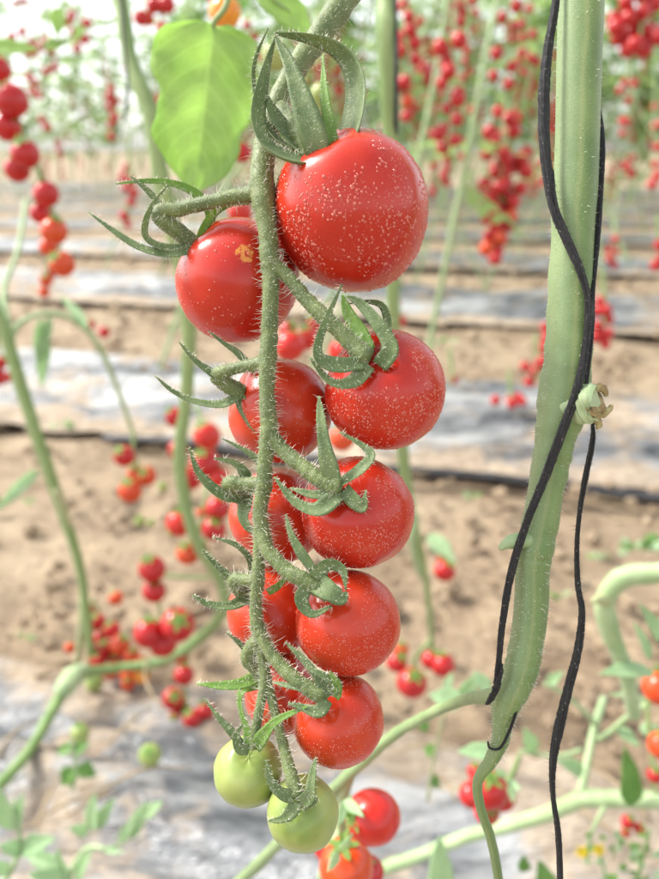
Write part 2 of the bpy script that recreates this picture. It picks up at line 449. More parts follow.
SUBJ = {}
m, nt, b, L = mat('water_drop')
b.inputs['Base Color'].default_value = (.60, .14, .10, 1); b.inputs['Roughness'].default_value = .07
b.inputs['IOR'].default_value = 1.4; b.inputs['Coat Weight'].default_value = .6; b.inputs['Coat Roughness'].default_value = .03
M['drop'] = m
def drops(t, me, q, sc, n, lo, hi, pw, ctr=None, spread=None, stretch=1.0, seed=0):
    """spray drops standing on the skin: small flattened domes, in patches"""
    rn = random.Random(seed); V, Fc = [], []
    nv = [(Vector(v.co), Vector(v.normal)) for v in me.vertices]; pl = [tuple(p.vertices) for p in me.polygons if len(p.vertices) == 4]
    got = 0; tries = 0
    while got < n and tries < n * 30:
        tries += 1
        f = rn.choice(pl); g, h = rn.random(), rn.random()             # a random spot inside a random face of the skin
        wt = ((1 - g) * (1 - h), g * (1 - h), g * h, (1 - g) * h)
        co = sum((nv[i][0] * w for i, w in zip(f, wt)), Vector()); no = sum((nv[i][1] * w for i, w in zip(f, wt)), Vector()).normalized()
        if co.z > .82: continue                                   # few drops under the calyx
        keep = .55 + 1.3 * noise.noise(co * 2.2 + Vector((seed, 0, 0)))
        if rn.random() > keep or rn.random() > (1 - co.z * co.z * .75): continue
        if (q @ no).dot(-FWD) < -.35: continue
        got += 1
        r = PX / sc * (lo + (hi - lo) * rn.random() ** pw)
        x = no.orthogonal().normalized(); y = no.cross(x)
        if stretch > 1:                                           # run a little towards the ground
            d = q.inverted() @ Vector((0.25, 0, -1)); d = d - no * d.dot(no)
            if d.length > .05: x = d.normalized(); y = no.cross(x)
        st = 1 + (stretch - 1) * rn.random()
        c = co + x * rn.uniform(-.01, .01) + y * rn.uniform(-.01, .01)
        ph = rn.random() * 6.28
        b0 = len(V)
        for rad, h in ((1, -.05), (.84, .34), (.5, .58)):
            for j in range(8):
                a = 2 * math.pi * j / 8
                k = 1 + .16 * math.sin(2 * a + ph) + .1 * math.sin(3 * a + ph * 2)
                V.append(c + (x * math.cos(a) * st + y * math.sin(a)) * r * rad * k + no * r * h)
        V.append(c + no * r * .66)
        for i in range(2):
            for j in range(8):
                a, b_ = b0 + i * 8 + j, b0 + i * 8 + (j + 1) % 8; Fc.append((a, b_, b_ + 8, a + 8))
        for j in range(8): Fc.append((b0 + 24, b0 + 16 + j, b0 + 16 + (j + 1) % 8))
    dm = bpy.data.meshes.new('drops'); dm.from_pydata([tuple(v) for v in V], [], Fc); dm.materials.append(M['drop'])
    dm.polygons.foreach_set('use_smooth', [True] * len(dm.polygons))
    o = bpy.data.objects.new('drops', dm); COL.objects.link(o); o['kind'] = 'stuff'
    return o
def truss_tomato(key, px, py, z, r, ax, m, label, tall=1.0, shape=0.0, seed=0):
    """near fruit: an Empty with the fruit and (added later) its sepals"""
    rr = r * PX * (1 - z / F)
    c = P(px, py, z)
    t = thing('tomato', label, 'tomato', c, 'tomatoes of the near truss')
    o = bpy.data.objects.new('fruit', ball_mesh('fruit', m, 112, 72, .12, tall, .04, seed, shape)); COL.objects.link(o)
    o.parent = t; o.rotation_mode = 'QUATERNION'
    o.rotation_quaternion = axis_quat(cv(*ax)); o.scale = (rr,) * 3
    dr = {'F1': (3300, .30, 1.45, 3.2, 1.5), 'F3': (2900, .30, 1.15, 2.6, 1.4), 'F5': (2500, .30, .85, 1.9, 1.5), 'F7': (2000, .28, .7, 1.6, 1.3), 'F9': (1500, .28, .7, 1.6, 1.3),
          'F2': (420, .4, 1.2, 2.2, 1.2), 'F4': (300, .4, 1.0, 1.6, 1.2), 'F6': (300, .4, 1.0, 1.6, 1.2), 'F8': (420, .4, 1.0, 1.6, 1.2), 'F10': (300, .4, .9, 1.6, 1.2)}.get(key)
    if dr:
        d = drops(t, o.data, axis_quat(cv(*ax)), rr, dr[0], dr[1], dr[2], dr[3], stretch=dr[4], seed=seed)
        d.parent = t; d.rotation_mode = 'QUATERNION'; d.rotation_quaternion = o.rotation_quaternion; d.scale = o.scale
    SUBJ[key] = t
    return t

truss_tomato('F1', 351, 210, 0, 77, (-.36, -.72, .6), M['red'], 'largest red tomato at the top of the near truss, covered in water drops', 1.05, -.02, 1)
# the blemish of the second fruit: put its centre where the photo shows it, in the fruit's own space
ax2 = (-.62, -.66, .3)
q2 = axis_quat(cv(*ax2))
M['red_scar'] = fruit_mat('tomato_skin_scarred', RED, RED2, 13, 0, scar=tuple(q2.inverted() @ cv(.2, -.2, .95).normalized()))
truss_tomato('F2', 237, 281, -45, 62, ax2, M['red_scar'], 'red tomato with yellow-orange speckled blemish, upper left of the near truss', .98, 0, 2)
truss_tomato('F3', 385, 391, 0, 60, (-.2, -.5, .84), M['red'], 'dew-covered red tomato directly below the largest one, right of stalk', .98, 0, 3)
truss_tomato('F4', 280, 411, -46, 52, (-.85, -.35, .3), M['red_fine'], 'red tomato crossed by the stalk, left of the second right-hand tomato', 1.0, 0, 4)
truss_tomato('F5', 358, 512, 0, 56, (-.3, -.4, .86), M['red'], 'middle right-hand red tomato under a five-pointed calyx', 1.0, 0, 5)
truss_tomato('F6', 277, 516, -72, 48, (-.8, -.4, .4), M['red_fine'], 'half-hidden red tomato behind the stalk at mid truss', 1.0, 0, 6)
truss_tomato('F7', 348, 622, 0, 52, (-.35, -.58, .73), M['red_fine'], 'speckled red tomato beneath a folded leaf-like calyx with holes', 1.02, 0, 7)
truss_tomato('F8', 272, 611, -64, 44, (-.7, -.5, .5), M['red_orange'], 'orange-red tomato half hidden behind the stalk, left of the leaf-like calyx', 1.0, 0, 8)
truss_tomato('F9', 338, 719, 0, 45.5, (-.27, -.5, .82), M['red_orange'], 'lowest ripe tomato of the near truss, just above the green ones', 1.0, 0, 9)
truss_tomato('F10', 284, 693, -66, 40, (-.5, -.4, .75), M['red_orange'], 'small orange-red tomato hidden behind the lowest forking stalks', 1.0, 0, 10)
truss_tomato('G1', 248, 771, -4, 34.5, (.08, -.72, .69), M['green'], 'unripe green tomato at the truss end, the left and higher one', 1.02, 0, 11)
truss_tomato('G2', 303, 813, 22, 36, (-.14, -.4, .9), M['green'], 'unripe green tomato hanging lowest at the tip of the truss', 1.14, 0, 12)

# stalk of the near truss
def PR(l): return [(P(x, y, z), r * PX) for x, y, z, r in l]
TR = thing('tomato_truss', 'hairy green truss stalk carrying the large red tomatoes in front', 'truss stalk', P(345, 0, -40))
paths = []
def stalk(name, l, n=40, seg=14, parent=None, mt='rachis'):
    o, path = tube(name, PR(l), M[mt], parent or TR, n=n, seg=seg, wob=.2)
    paths.append(path); return o
stalk('main_stalk', [(420, -110, -90, 14), (372, -36, -60, 14), (345, 0, -42, 13.5), (318, 38, -28, 12.5), (292, 75, -15, 11.5), (273, 118, 0, 11), (263, 160, 11, 11.5), (262, 193, 19, 12.5),
   (267, 225, 23, 9.6), (270, 258, 25, 9.6), (271, 280, 25, 8.4), (270, 320, 25, 8.1), (268, 358, 25, 8.6), (267, 385, 25, 7.7), (268, 412, 25, 7.8), (269, 432, 25, 8.6), (265, 462, 24, 7.3), (264, 486, 24, 8), (260, 510, 22, 6.8), (261, 528, 22, 7.4), (259, 558, 20, 6.1), (258, 580, 20, 6.8), (256, 600, 18, 5.7), (257, 626, 17, 6.6), (261, 650, 16, 5.2)], 190, 18)
stalk('pedicel', [(278, 106, -6, 9), (287, 118, 12, 9), (300, 136, 34, 10), (316, 152, 46, 11)])
stalk('pedicel', [(264, 192, 18, 9), (240, 196, 13, 7.4), (205, 203, 8, 7), (176, 210, 2, 7.4), (160, 213, -1, 8.6), (166, 223, -4, 9), (182, 235, -10, 9), (195, 245, -18, 9.5)])
stalk('pedicel', [(268, 261, 24, 9), (285, 274, 28, 7), (305, 297, 32, 7), (322, 315, 38, 8.2), (345, 337, 44, 7.8), (366, 358, 50, 10.5)])
stalk('pedicel', [(267, 363, 22, 8), (246, 366, 13, 6), (230, 370, 6, 6), (218, 375, -1, 8.2), (226, 384, -6, 8.2), (242, 393, -12, 9)])
stalk('pedicel', [(267, 430, 24, 8), (282, 449, 30, 7.4), (303, 467, 40, 7.6), (320, 479, 47, 8.4), (338, 489, 50, 10)])
stalk('pedicel', [(264, 484, 21, 8), (248, 484, 14, 6.6), (230, 483, 6, 7.5), (234, 491, -6, 8), (246, 500, -18, 9)])
stalk('pedicel', [(261, 524, 21, 8), (267, 548, 28, 7.2), (284, 568, 38, 7.4), (304, 580, 45, 8), (330, 593, 44, 9)])
stalk('pedicel', [(258, 580, 18, 7), (246, 580, 12, 6), (235, 580, 4, 7.4), (239, 590, -10, 7), (250, 598, -24, 8)])
stalk('pedicel', [(258, 640, 16, 7), (251, 649, 9, 7.4), (248, 659, 3, 7.6), (256, 668, -6, 7), (266, 680, -24, 7)])
stalk('pedicel', [(258, 625, 17, 7), (263, 640, 21, 6.6), (276, 660, 28, 6.6), (298, 681, 40, 7), (322, 696, 44, 8.5)])
stalk('pedicel', [(259, 642, 16, 5.5), (264, 668, 17, 5), (263, 690, 20, 4.4), (258, 717, 24, 4.4), (253, 748, 24, 5)])
stalk('pedicel', [(261, 646, 15, 5.5), (267, 680, 17, 4.6), (276, 716, 25, 4.6), (285, 752, 36, 5.4), (297, 796, 55, 6.8)])
hairs('stalk_hairs', paths, 8, TR, 5, 14, .23)
hairs('stalk_fuzz', paths, 24, TR, 1.2, 4, .2)

# sepals
SEP = {
 'F1': [([(321, 162, 50), (311, 130, 58), (298, 90, 52), (288, 62, 42), (275, 36, 30)], 31, (-.15, 0, 1), (.3, 0, 1), 'sepal'),
        ([(332, 163, 48), (350, 140, 42), (359, 100, 32), (354, 68, 26), (336, 48, 26), (310, 38, 28), (275, 33, 28)], 36, (-.75, .1, .65), (-.2, .8, .5), 'sepal'),
        ([(333, 160, 50), (330, 130, 52), (325, 95, 45), (323, 54, 34)], 17, (.2, 0, 1), (-.5, 0, .8), 'sepal_light'),
        ([(316, 163, 50), (290, 160, 54), (266, 146, 52), (256, 120, 46), (261, 85, 40), (268, 58, 34), (276, 34, 30)], 29, (.2, -.75, .6), (.9, .2, .4), 'sepal'),
        ([(308, 155, 42), (280, 143, 30), (262, 118, 24), (253, 85, 22), (255, 58, 24), (268, 28, 26)], 14, (.6, -.5, .6), (.9, 0, .4), 'sepal'),
        ([(316, 160, 44), (298, 146, 38), (280, 126, 34), (270, 108, 34), (268, 96, 38)], 30, (.3, -.5, .8), (.6, -.2, .7), 'sepal')],
 'F2': [([(198, 243, -12), (182, 253, -5), (160, 254, 1), (135, 246, 5), (110, 229, 8), (88, 212, 10)], 15, (.1, -.55, .8), (.3, -.5, .8), 'sepal'),
        ([(188, 250, -10), (160, 247, -1), (145, 237, 3), (145, 222, 6), (152, 205, 8), (168, 185, 10)], 11, (.7, -.2, .7), None, 'sepal'),
        ([(204, 240, -26), (211, 216, -28), (198, 195, -20), (172, 183, -15), (142, 181, -12), (116, 184, -10)], 12, (0, .3, 1), None, 'sepal_light'),
        ([(190, 240, -20), (172, 222, -22), (156, 201, -16), (143, 187, -10), (129, 175, -8)], 12, (.3, -.3, .9), None, 'sepal'),
        ([(197, 247, -14), (203, 229, -10), (215, 212, -8), (232, 204, -8), (252, 204, -12)], 11, (.4, .5, .8), None, 'sepal_light')],
 'F3': [([(370, 366, 54), (352, 383, 56), (330, 382, 58), (309, 357, 58)], 17, (.1, -.5, .85), None, 'sepal'),
        ([(364, 363, 54), (338, 366, 60), (320, 360, 62), (317, 345, 62), (327, 317, 56), (342, 284, 46)], 17, (.35, -.3, .9), (.7, 0, .7), 'sepal'),
        ([(380, 366, 52), (391, 348, 58), (378, 324, 56), (360, 303, 46), (346, 296, 42)], 19, (-.25, .1, 1), (-.3, .2, .9), 'sepal'),
        ([(384, 358, 46), (389, 330, 40), (384, 307, 36), (369, 301, 36), (346, 304, 38)], 12, (-.6, .2, .7), (0, .8, .5), 'sepal'),
        ([(368, 352, 48), (357, 328, 40), (348, 312, 38), (342, 294, 40)], 20, (-.1, .2, 1), None, 'sepal_light')],
 'F4': [([(236, 388, -6), (212, 374, 2), (194, 360, 6), (178, 341, 8)], 12, (.35, -.5, .8), None, 'sepal'),
        ([(241, 395, -8), (222, 405, -1), (195, 402, 5), (172, 391, 8), (155, 376, 10)], 12, (.1, -.6, .75), None, 'sepal'),
        ([(240, 395, -9), (246, 412, -3), (254, 426, 0), (268, 437, 0)], 15, (-.35, .2, .9), None, 'sepal'),
        ([(254, 372, -6), (238, 354, -10), (223, 343, -12), (208, 331, -12)], 9, (.3, -.3, .9), None, 'sepal')],
 'F5': [([(335, 484, 52), (327, 455, 56), (322, 425, 54), (319, 396, 50)], 19, (-.2, 0, 1), None, 'sepal'),
        ([(340, 484, 52), (361, 470, 56), (371, 456, 50), (361, 445, 44), (339, 432, 42)], 14, (-.3, -.6, .75), None, 'sepal'),
        ([(344, 490, 52), (356, 502, 58), (364, 506, 60), (366, 490, 64)], 18, (.1, .2, 1), (-.7, 0, .7), 'sepal'),
        ([(339, 494, 54), (318, 510, 56), (296, 503, 52), (274, 477, 46)], 19, (.2, -.5, .8), None, 'sepal'),
        ([(337, 490, 52), (315, 495, 52), (290, 488, 46)], 13, (0, -.3, .9), None, 'sepal')],
 'F6': [([(247, 499, -8), (222, 495, 4), (199, 474, 8), (189, 447, 10)], 15, (.4, -.4, .8), None, 'sepal'),
        ([(250, 494, -6), (246, 476, 6), (235, 463, 11), (214, 458, 14)], 14, (.2, .3, .9), None, 'sepal'),
        ([(248, 498, -6), (244, 516, 0), (250, 528, 3), (260, 534, 2)], 16, (-.3, .2, .9), None, 'sepal'),
        ([(262, 480, 6), (258, 461, 4), (242, 449, 4), (221, 438, 5)], 9, (.2, -.2, .9), None, 'sepal')],
 'F7': [([(318, 584, 48), (330, 592, 56), (341, 598, 56), (347, 592, 52)], 24, (.15, -.2, 1), None, 'sepal'),
        ([(312, 578, 48), (328, 564, 48), (343, 570, 50), (346, 590, 52)], 16, (.1, .3, .9), (-.4, 0, .9), 'sepal'),
        ([(307, 584, 48), (301, 600, 52), (312, 614, 54), (332, 606, 56)], 16, (.3, -.2, .9), (.1, -.3, .9), 'sepal'),
        ([(314, 570, 42), (299, 548, 40), (290, 530, 36), (286, 514, 32)], 12, (-.3, .1, .9), None, 'sepal'),
        ([(322, 596, 44), (326, 580, 46), (322, 568, 46)], 9, (.2, 0, 1), None, 'sepal')],
 'F8': [([(252, 592, -16), (238, 583, 0), (218, 567, 4), (201, 549, 7)], 11, (.3, -.5, .8), None, 'sepal'),
        ([(254, 596, -14), (230, 606, 0), (208, 604, 5), (192, 595, 8)], 13, (.1, -.5, .85), None, 'sepal'),
        ([(252, 588, -20), (251, 562, -8), (236, 545, -4), (212, 537, -2)], 10, (.2, -.1, .9), None, 'sepal'),
        ([(268, 592, -14), (279, 585, -8), (286, 575, -6), (284, 560, -6)], 9, (-.2, .2, .9), None, 'sepal_light')],
 'F9': [([(330, 696, 46), (314, 672, 46), (300, 656, 42), (285, 642, 38)], 11, (-.1, -.4, .9), None, 'sepal'),
        ([(334, 692, 44), (336, 684, 48), (324, 676, 50), (306, 667, 48)], 14, (-.2, -.4, .85), None, 'sepal'),
        ([(328, 700, 46), (318, 711, 50), (304, 708, 50), (288, 703, 48)], 15, (.1, -.4, .9), None, 'sepal'),
        ([(334, 696, 44), (338, 686, 50), (330, 671, 54)], 14, (-.3, 0, .9), None, 'sepal_light'),
        ([(322, 698, 44), (312, 690, 46), (290, 686, 42), (272, 682, 30)], 12, (0, -.5, .8), None, 'sepal')],
 'F10': [([(262, 676, -14), (242, 684, 2), (222, 686, 6), (197, 684, 8)], 16, (.1, -.6, .75), None, 'sepal_light'),
         ([(262, 670, -14), (250, 656, -2), (240, 644, 2), (226, 632, 4)], 10, (.3, -.4, .85), None, 'sepal'),
         ([(264, 684, -18), (244, 690, -6), (240, 706, 0), (247, 724, 4)], 10, (-.5, 0, .85), None, 'sepal_light')],
 'G1': [([(248, 747, 26), (247, 730, 24), (241, 710, 20), (239, 688, 14)], 9, (-.1, 0, 1), None, 'sepal_light'),
        ([(244, 748, 24), (232, 733, 26), (219, 718, 26), (204, 698, 24)], 10, (.3, -.3, .9), None, 'sepal'),
        ([(249, 750, 26), (239, 747, 30), (236, 735, 32), (243, 724, 32)], 12, (.2, 0, 1), None, 'sepal'),
        ([(256, 748, 26), (264, 735, 34), (278, 720, 42), (308, 706, 52)], 15, (0, -.4, .9), None, 'sepal_light')],
 'G2': [([(294, 797, 56), (281, 793, 60), (271, 782, 62), (266, 760, 60)], 14, (.3, -.3, .9), None, 'sepal'),
        ([(302, 803, 58), (310, 795, 64), (312, 779, 64), (316, 757, 60)], 16, (-.3, 0, .95), None, 'sepal'),
        ([(297, 802, 58), (290, 813, 60), (281, 819, 60), (268, 821, 58)], 14, (0, -.2, 1), None, 'sepal'),
        ([(302, 800, 58), (312, 802, 58), (318, 797, 58)], 10, (0, .2, 1), None, 'sepal')],
}
for k, l in SEP.items():
    hp = []
    for pts, w, h1, h2, mt in l:
        w *= 1.04 if k != 'F1' else .95
        o, s = ribbon('sepal', pts, w, M[mt], SUBJ[k], h1, h2)
        T, N = frames(s); hp.append((s, [w * .36 * PX * max(.12, (1 - i / len(s)) ** .6) for i in range(len(s))], T, N))
    hairs('sepal_hairs', hp, 12, SUBJ[k], 1.5, 6.5, .19)

# ------------------------------------------------------------------ thick vine at the right, twines
V1 = thing('tomato_vine', 'thick pale green vine stem upright at the right, wound by black twine', 'vine', P(512, 690, 0))
vp = [(586, -90, -6, 22.5), (582, -20, -4, 22.5), (579, 60, -3, 22), (577, 140, -2, 21.5), (574, 220, -2, 21.5), (571, 300, -2, 22), (568, 360, -2, 23.5), (563, 405, -2, 24), (554, 446, -2, 19.5), (548, 480, -2, 17.8),
      (541, 520, -2, 17.6), (535, 548, -2, 18.2), (533, 566, -3, 17.2), (531, 610, -4, 16.6), (526, 648, -5, 16.6), (519, 676, -6, 17.6), (509, 697, -7, 16.5), (503, 720, -9, 11), (500, 742, -11, 8.8), (491, 761, -14, 7), (478, 781, -22, 5.4), (480, 806, -30, 5), (490, 836, -40, 5), (497, 870, -55, 5), (502, 910, -75, 5)]
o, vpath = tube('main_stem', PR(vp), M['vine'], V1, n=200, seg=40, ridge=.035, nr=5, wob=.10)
def dtube(name, l, m, parent, n=40, seg=12, **kw):   # points as (px, py, distance, half width px)
    return tube(name, [(at(x, y, d), r / F * d) for x, y, d, r in l], m, parent, n=n, seg=seg, **kw)
dtube('side_branch', [(528, 656, .1595, 3), (519, 678, .1575, 8), (508, 690, .157, 10.5), (494, 696, .1595, 8.5), (482, 697, .165, 7), (464, 700, .178, 6), (430, 714, .205, 5.4), (390, 738, .235, 5.4), (350, 774, .265, 6), (300, 822, .31, 6), (250, 872, .36, 6), (215, 905, .4, 6)], M['vine_soft'], V1, n=90, wob=.2)
# pruned stub on the stem
V, Fc, path, a_ = tube_data(PR([(562, 416, 0, 14), (572, 410, 9, 16), (582, 406, 17, 16.5), (589, 404, 22, 17.5), (592, 403, 24, 18), (593, 403, 24.5, 15)]), 34, 30, ridge=.05, nr=5, wob=.3)
stub = mesh_obj('pruned_stub', V, Fc, M['vine_pale'], V1, attrs=a_)
V, Fc, path, a_ = tube_data(PR([(590, 403.5, 22, 15.5), (593.5, 402.5, 25.5, 15), (594.5, 402, 26.5, 12), (593.5, 402.5, 25.6, 7), (593, 403, 25.2, 3)]), 22, 30, ridge=.05, nr=5, wob=.35)
mesh_obj('cut_face', V, Fc, M['cut'], V1, attrs=a_)
for q in ([(592, 389, 20, 4), (599, 387, 20, 4.5), (605, 391, 18, 3.4), (606, 396, 17, 2)], [(598, 414, 20, 5), (604, 412, 19, 4.6), (610, 409, 18, 3.2), (611, 405, 18, 1.6)], [(596, 418, 18, 4.4), (599, 424, 17, 3.4), (597, 429, 17, 1.6)]):
    tube('scar_nub', PR(q), M['cut'], V1, n=10, seg=10, wob=.5)
tube('bud', PR([(532, 540, 6, 8), (516, 541, 10, 8), (506, 544, 11, 5.5), (500, 549, 12, 2.5)]), M['vine_pale'], V1, n=18, seg=12, wob=.2)
kk = 158
hairs('stem_hairs', [tuple(a[:kk] for a in vpath)], 12, V1, 2.5, 8, .26)
# ridge lines of the stem are in its section; the twines touch its surface
def PT(l): return PR([(x, y, z, w * .82) for x, y, z, w in l])
TW1 = thing('twine', 'black twine crossing in front of the thick right vine stem', 'twine', P(494, 696, 18))
fr = []
_, q = tube('strand', PT([(560, -60, 8, 4), (556, 0, 10, 4), (548, 50, 12, 4.8), (544, 95, 13, 5.8), (545, 150, 15, 5.6), (553, 205, 18, 4.8), (566, 240, 22, 4), (580, 272, 25, 3.4), (588, 300, 25, 3.4), (586, 345, 25, 3.8), (577, 390, 28, 4.4), (562, 432, 27, 4.8),
   (546, 475, 22, 4.4), (527, 522, 20, 4), (512, 570, 15, 3.9), (503, 620, 13, 3.4), (499, 660, 13, 3), (497, 684, 12, 3.6)]), M['black'], TW1, n=260, seg=20, ridge=.3, nr=2, wob=.17); fr.append(q)
_, q = tube('strand', PT([(578, 40, -34, 3), (594, 90, -26, 3.2), (602, 140, -10, 3.4), (600, 190, -2, 3.8), (597, 240, 5, 3.6), (592, 290, 13, 3.6), (591, 325, 18, 3.8), (589, 355, 20, 3), (586, 392, 21, 1.4)]), M['black'], TW1, n=110, seg=14, ridge=.2, nr=2, wob=.1); fr.append(q)
_, q = tube('strand', PT([(553, 170, 16, 1.2), (557, 205, 22, 1.6), (570, 238, 27, 1.8), (583, 270, 29, 1.8), (590, 300, 29, 1.8), (588, 330, 28, 1.2)]), M['black'], TW1, n=60, seg=8, wob=.3); fr.append(q)
tube('knot', PT([(502, 664, 14, 1.6), (500, 676, 16, 3), (496, 688, 15, 4.2), (490, 700, 10, 3.4), (486, 704, 6, 1.4)]), M['black'], TW1, n=24, seg=10, wob=.5)
tube('loop', PT([(524, 690, -8, 1.5), (519, 700, 4, 1.6), (515, 716, 6, 1.7), (509, 732, 7, 1.9), (500, 748, 6, 1.8), (490, 748, 0, 1.6), (488, 742, -12, 1.4)]), M['black'], TW1, n=30, seg=8, wob=.2)
hairs('loose_fibres', fr, 3, TW1, 2, 7, .15, M['black'])
TW2 = thing('twine', 'second black twine hanging free from the pruned stub, swelling lower down', 'twine', P(558, 879, 0))
_, q = tube('strand', PT([(590, 404, -14, 2), (593, 428, -4, 2.4), (592, 446, 0, 3.4), (586, 475, 0, 3.6), (580, 510, 1, 2.9), (577, 545, 1, 3), (578, 585, 1, 3.6), (582, 612, 1, 4), (578, 650, 1, 5), (568, 690, 1, 5.6), (558, 732, 1, 6), (553, 762, 1, 4.6), (553, 795, 1, 3.3),
   (558, 830, 1, 3.8), (560, 870, 1, 3.8), (561, 930, 1, 3.6)]), M['black'], TW2, n=260, seg=20, ridge=.3, nr=2, wob=.17)
hairs('loose_fibres', [q], 3.2, TW2, 2, 7, .15, M['black'])

# ------------------------------------------------------------------ leaves
def leaf_data(base, tip, normal, width, m_=14, k_=8, cup=.18, droop=.1, serr=.04, lobe=.07, prof=None, seed=0, ripple=.05):
    base, tip = Vector(base), Vector(tip)
    Ld = tip - base; Ln = Ld.length; T = Ld / Ln
    B = T.cross(normal).normalized(); N = B.cross(T).normalized()
    V, Fc, LT, LS = [], [], [], []
    for i in range(m_ + 1):
        t = i / m_
        w = (prof(t) if prof else max(0, math.sin(math.pi * min(1, t ** .75))) ** .8 * (1 - .25 * t)) * width * .5
        w = max(w, width * .012)
        for j in range(k_ + 1):
            s = 2 * j / k_ - 1
            edge = 1 + (serr * math.sin(t * 34 + seed) + lobe * math.sin(t * 13 + (1.7 if s > 0 else 0) + seed)) * abs(s) ** 3
            z = cup * w * abs(s) ** 1.5 - droop * Ln * t * t + ripple * width * noise.noise(Vector((t * 4, s * 1.5, seed))) * (.3 + abs(s)) - .05 * w * math.exp(-(s / .12) ** 2)
            z += .02 * width * math.sin(t * 22 - abs(s) * 5) * (1 - abs(s))
            V.append(base + T * (Ln * t) + B * (s * w * edge) + N * z); LT.append(t); LS.append(s)
    c = k_ + 1
    for i in range(m_):
        for j in range(k_):
            a = i * c + j
            Fc.append((a, a + 1, a + 1 + c, a + c))
    return V, Fc, {'lengthwise': ('POINT', LT), 'sideways': ('POINT', LS)}
def solid(o, t):
    md = o.modifiers.new('thickness', 'SOLIDIFY'); md.thickness = t; md.offset = 0
    return o
def leaf(name, b_, t_, nrm, width, m, parent=None, th=.0004, **kw):
    V, Fc, at_ = leaf_data(b_, t_, nrm, width, **kw)
    return solid(mesh_obj(name, V, Fc, m, parent, origin=None if parent else b_, attrs=at_), th)
def dleaf(name, p0, p1, wpx, m, parent=None, hint=(0, -.4, 1), **kw):   # (px, py, distance) ends
    d = (p0[2] + p1[2]) / 2
    return leaf(name, at(*p0), at(*p1), cv(*hint), wpx / F * d, m, parent, **kw)

bigprof = lambda t: min(1, (t / .09 + .12)) ** .6 * max(0, 1 - max(0, (t - .42) / .58) ** 2.1) ** .75
BL = thing('tomato_leaf', 'big light green leaf hanging beside the yellow tomato, upper left', 'leaf', at(228, -8, .25))
dleaf('blade', (213, 24, .252), (194, 193, .262), 100, M['leaf_big'], BL, (.25, -.1, 1), m_=40, k_=20, cup=.12, droop=.03, prof=bigprof, serr=.03, lobe=.13, ripple=.15, seed=3, th=.0003)
dtube('leaf_stalk', [(232, -30, .25, 3.5), (226, 5, .25, 3.2), (214, 22, .252, 3), (212, 34, .2535, 2)], M['vine_mid'], BL, n=30, seg=8)
BL2 = thing('tomato_leaf', 'bright green leaf at the top edge beside the curled calyx', 'leaf', at(262, -15, .27))
dleaf('blade', (258, -12, .27), (318, 34, .275), 46, M['leaf_big'], BL2, (.2, -.3, 1), m_=20, k_=10, serr=.05, seed=5)
dtube('leaf_stalk', [(235, -35, .27, 2.5), (258, -12, .27, 2.2), (290, 12, .272, 1.2)], M['vine_mid'], BL2, n=14, seg=8)

# ------------------------------------------------------------------ ground, mulch beds
ground_n = 90
V, Fc = [], []
xs = sorted(set([round(-3 + 6 * i / ground_n, 4) for i in range(ground_n + 1)] + [-400, -60, -20, -8, 8, 20, 60, 400]))
ys = sorted(set([round(.0 + 5 * i / ground_n, 4) for i in range(ground_n + 1)] + [-60, -10, -2, 8, 14, 30, 90, 600]))
for y in ys:
    for x in xs:
        z = 0.0
        if abs(x) < 3 and 0 <= y <= 5: z = -.022 + .022 * noise.fractal(Vector((x * 3, y * 3, 0)), 1, 2, 4)
        V.append((x, y, min(z, 0.0)))
for i in range(len(ys) - 1):
    for j in range(len(xs) - 1):
        a = i * len(xs) + j; Fc.append((a, a + 1, a + 1 + len(xs), a + len(xs)))
tag(mesh_obj('ground', V, Fc, M['soil']), None, None, kind='structure')

RD = Vector((1, -.28, 0)).normalized()       # direction of the rows
RN = Vector((.28, 1, 0)).normalized()
def uv(u, v, z=0): return RN * u + RD * v + Vector((0, 0, z))
def bed(k, u0, u1, v0, v1, nu, nv):
    V, Fc, ED = [], [], []
    for i in range(nv + 1):
        v = v0 + (v1 - v0) * i / nv
        e0 = u0 + .03 * noise.noise(Vector((v * 2.5, k * 5, 0))) + .03 * noise.noise(Vector((v * 9, k * 5, 4))); e1 = u1 + .07 * noise.noise(Vector((v * 1.6, k * 5 + 2, 0))) + .05 * noise.noise(Vector((v * 8, k * 5 + 2, 3)))
        for j in range(nu + 1):
            s = j / nu; u = e0 + (e1 - e0) * s
            h = .004 + (.04 if k == 0 else .024) * max(0, math.sin(math.pi * s)) ** 1.1
            q = Vector((v * 1.2 + u * 2, u * 7, k))
            wr = .022 * noise.fractal(q * 2.2, 1, 2.1, 4) + .012 * abs(noise.noise(q * 5))
            ED.append(1 - abs(2 * s - 1))
            V.append(uv(u, v, max(.004, h + wr * max(0, math.sin(math.pi * s)) ** .3 * 1.4)))
    for i in range(nv):
        for j in range(nu):
            a = i * (nu + 1) + j; Fc.append((a, a + 1, a + nu + 2, a + nu + 1))
    o = mesh_obj('mulch_film', V, Fc, M['mulch'], attrs={'edge': ('POINT', ED)}); o['kind'] = 'structure'
    return o
for k in range(10):
    near = k < 3
    bed(k, .006 + 1.402 * k + (.05 if k == 0 else 0), .656 + 1.402 * k + (0 if k != 2 else .1), -1.6 - 1.1 * k - (3 if k > 3 else 0), 1.6 + 1.1 * k, 60 if near else 16, 260 if near else 120)
# drip pipe along the second bed
pr = []
for i in range(18):
    v = -.9 + 3.6 * i / 17
    pr.append((uv(1.375 + .012 * math.sin(i * 1.7), v, .008 + .007 * math.sin(i * 2.3)), .010))
dp, _ = tube('drip_pipe', pr, M['pipe'], n=120, seg=10); tag(dp, 'black drip pipe lying along the near edge of the second mulch bed', 'pipe')
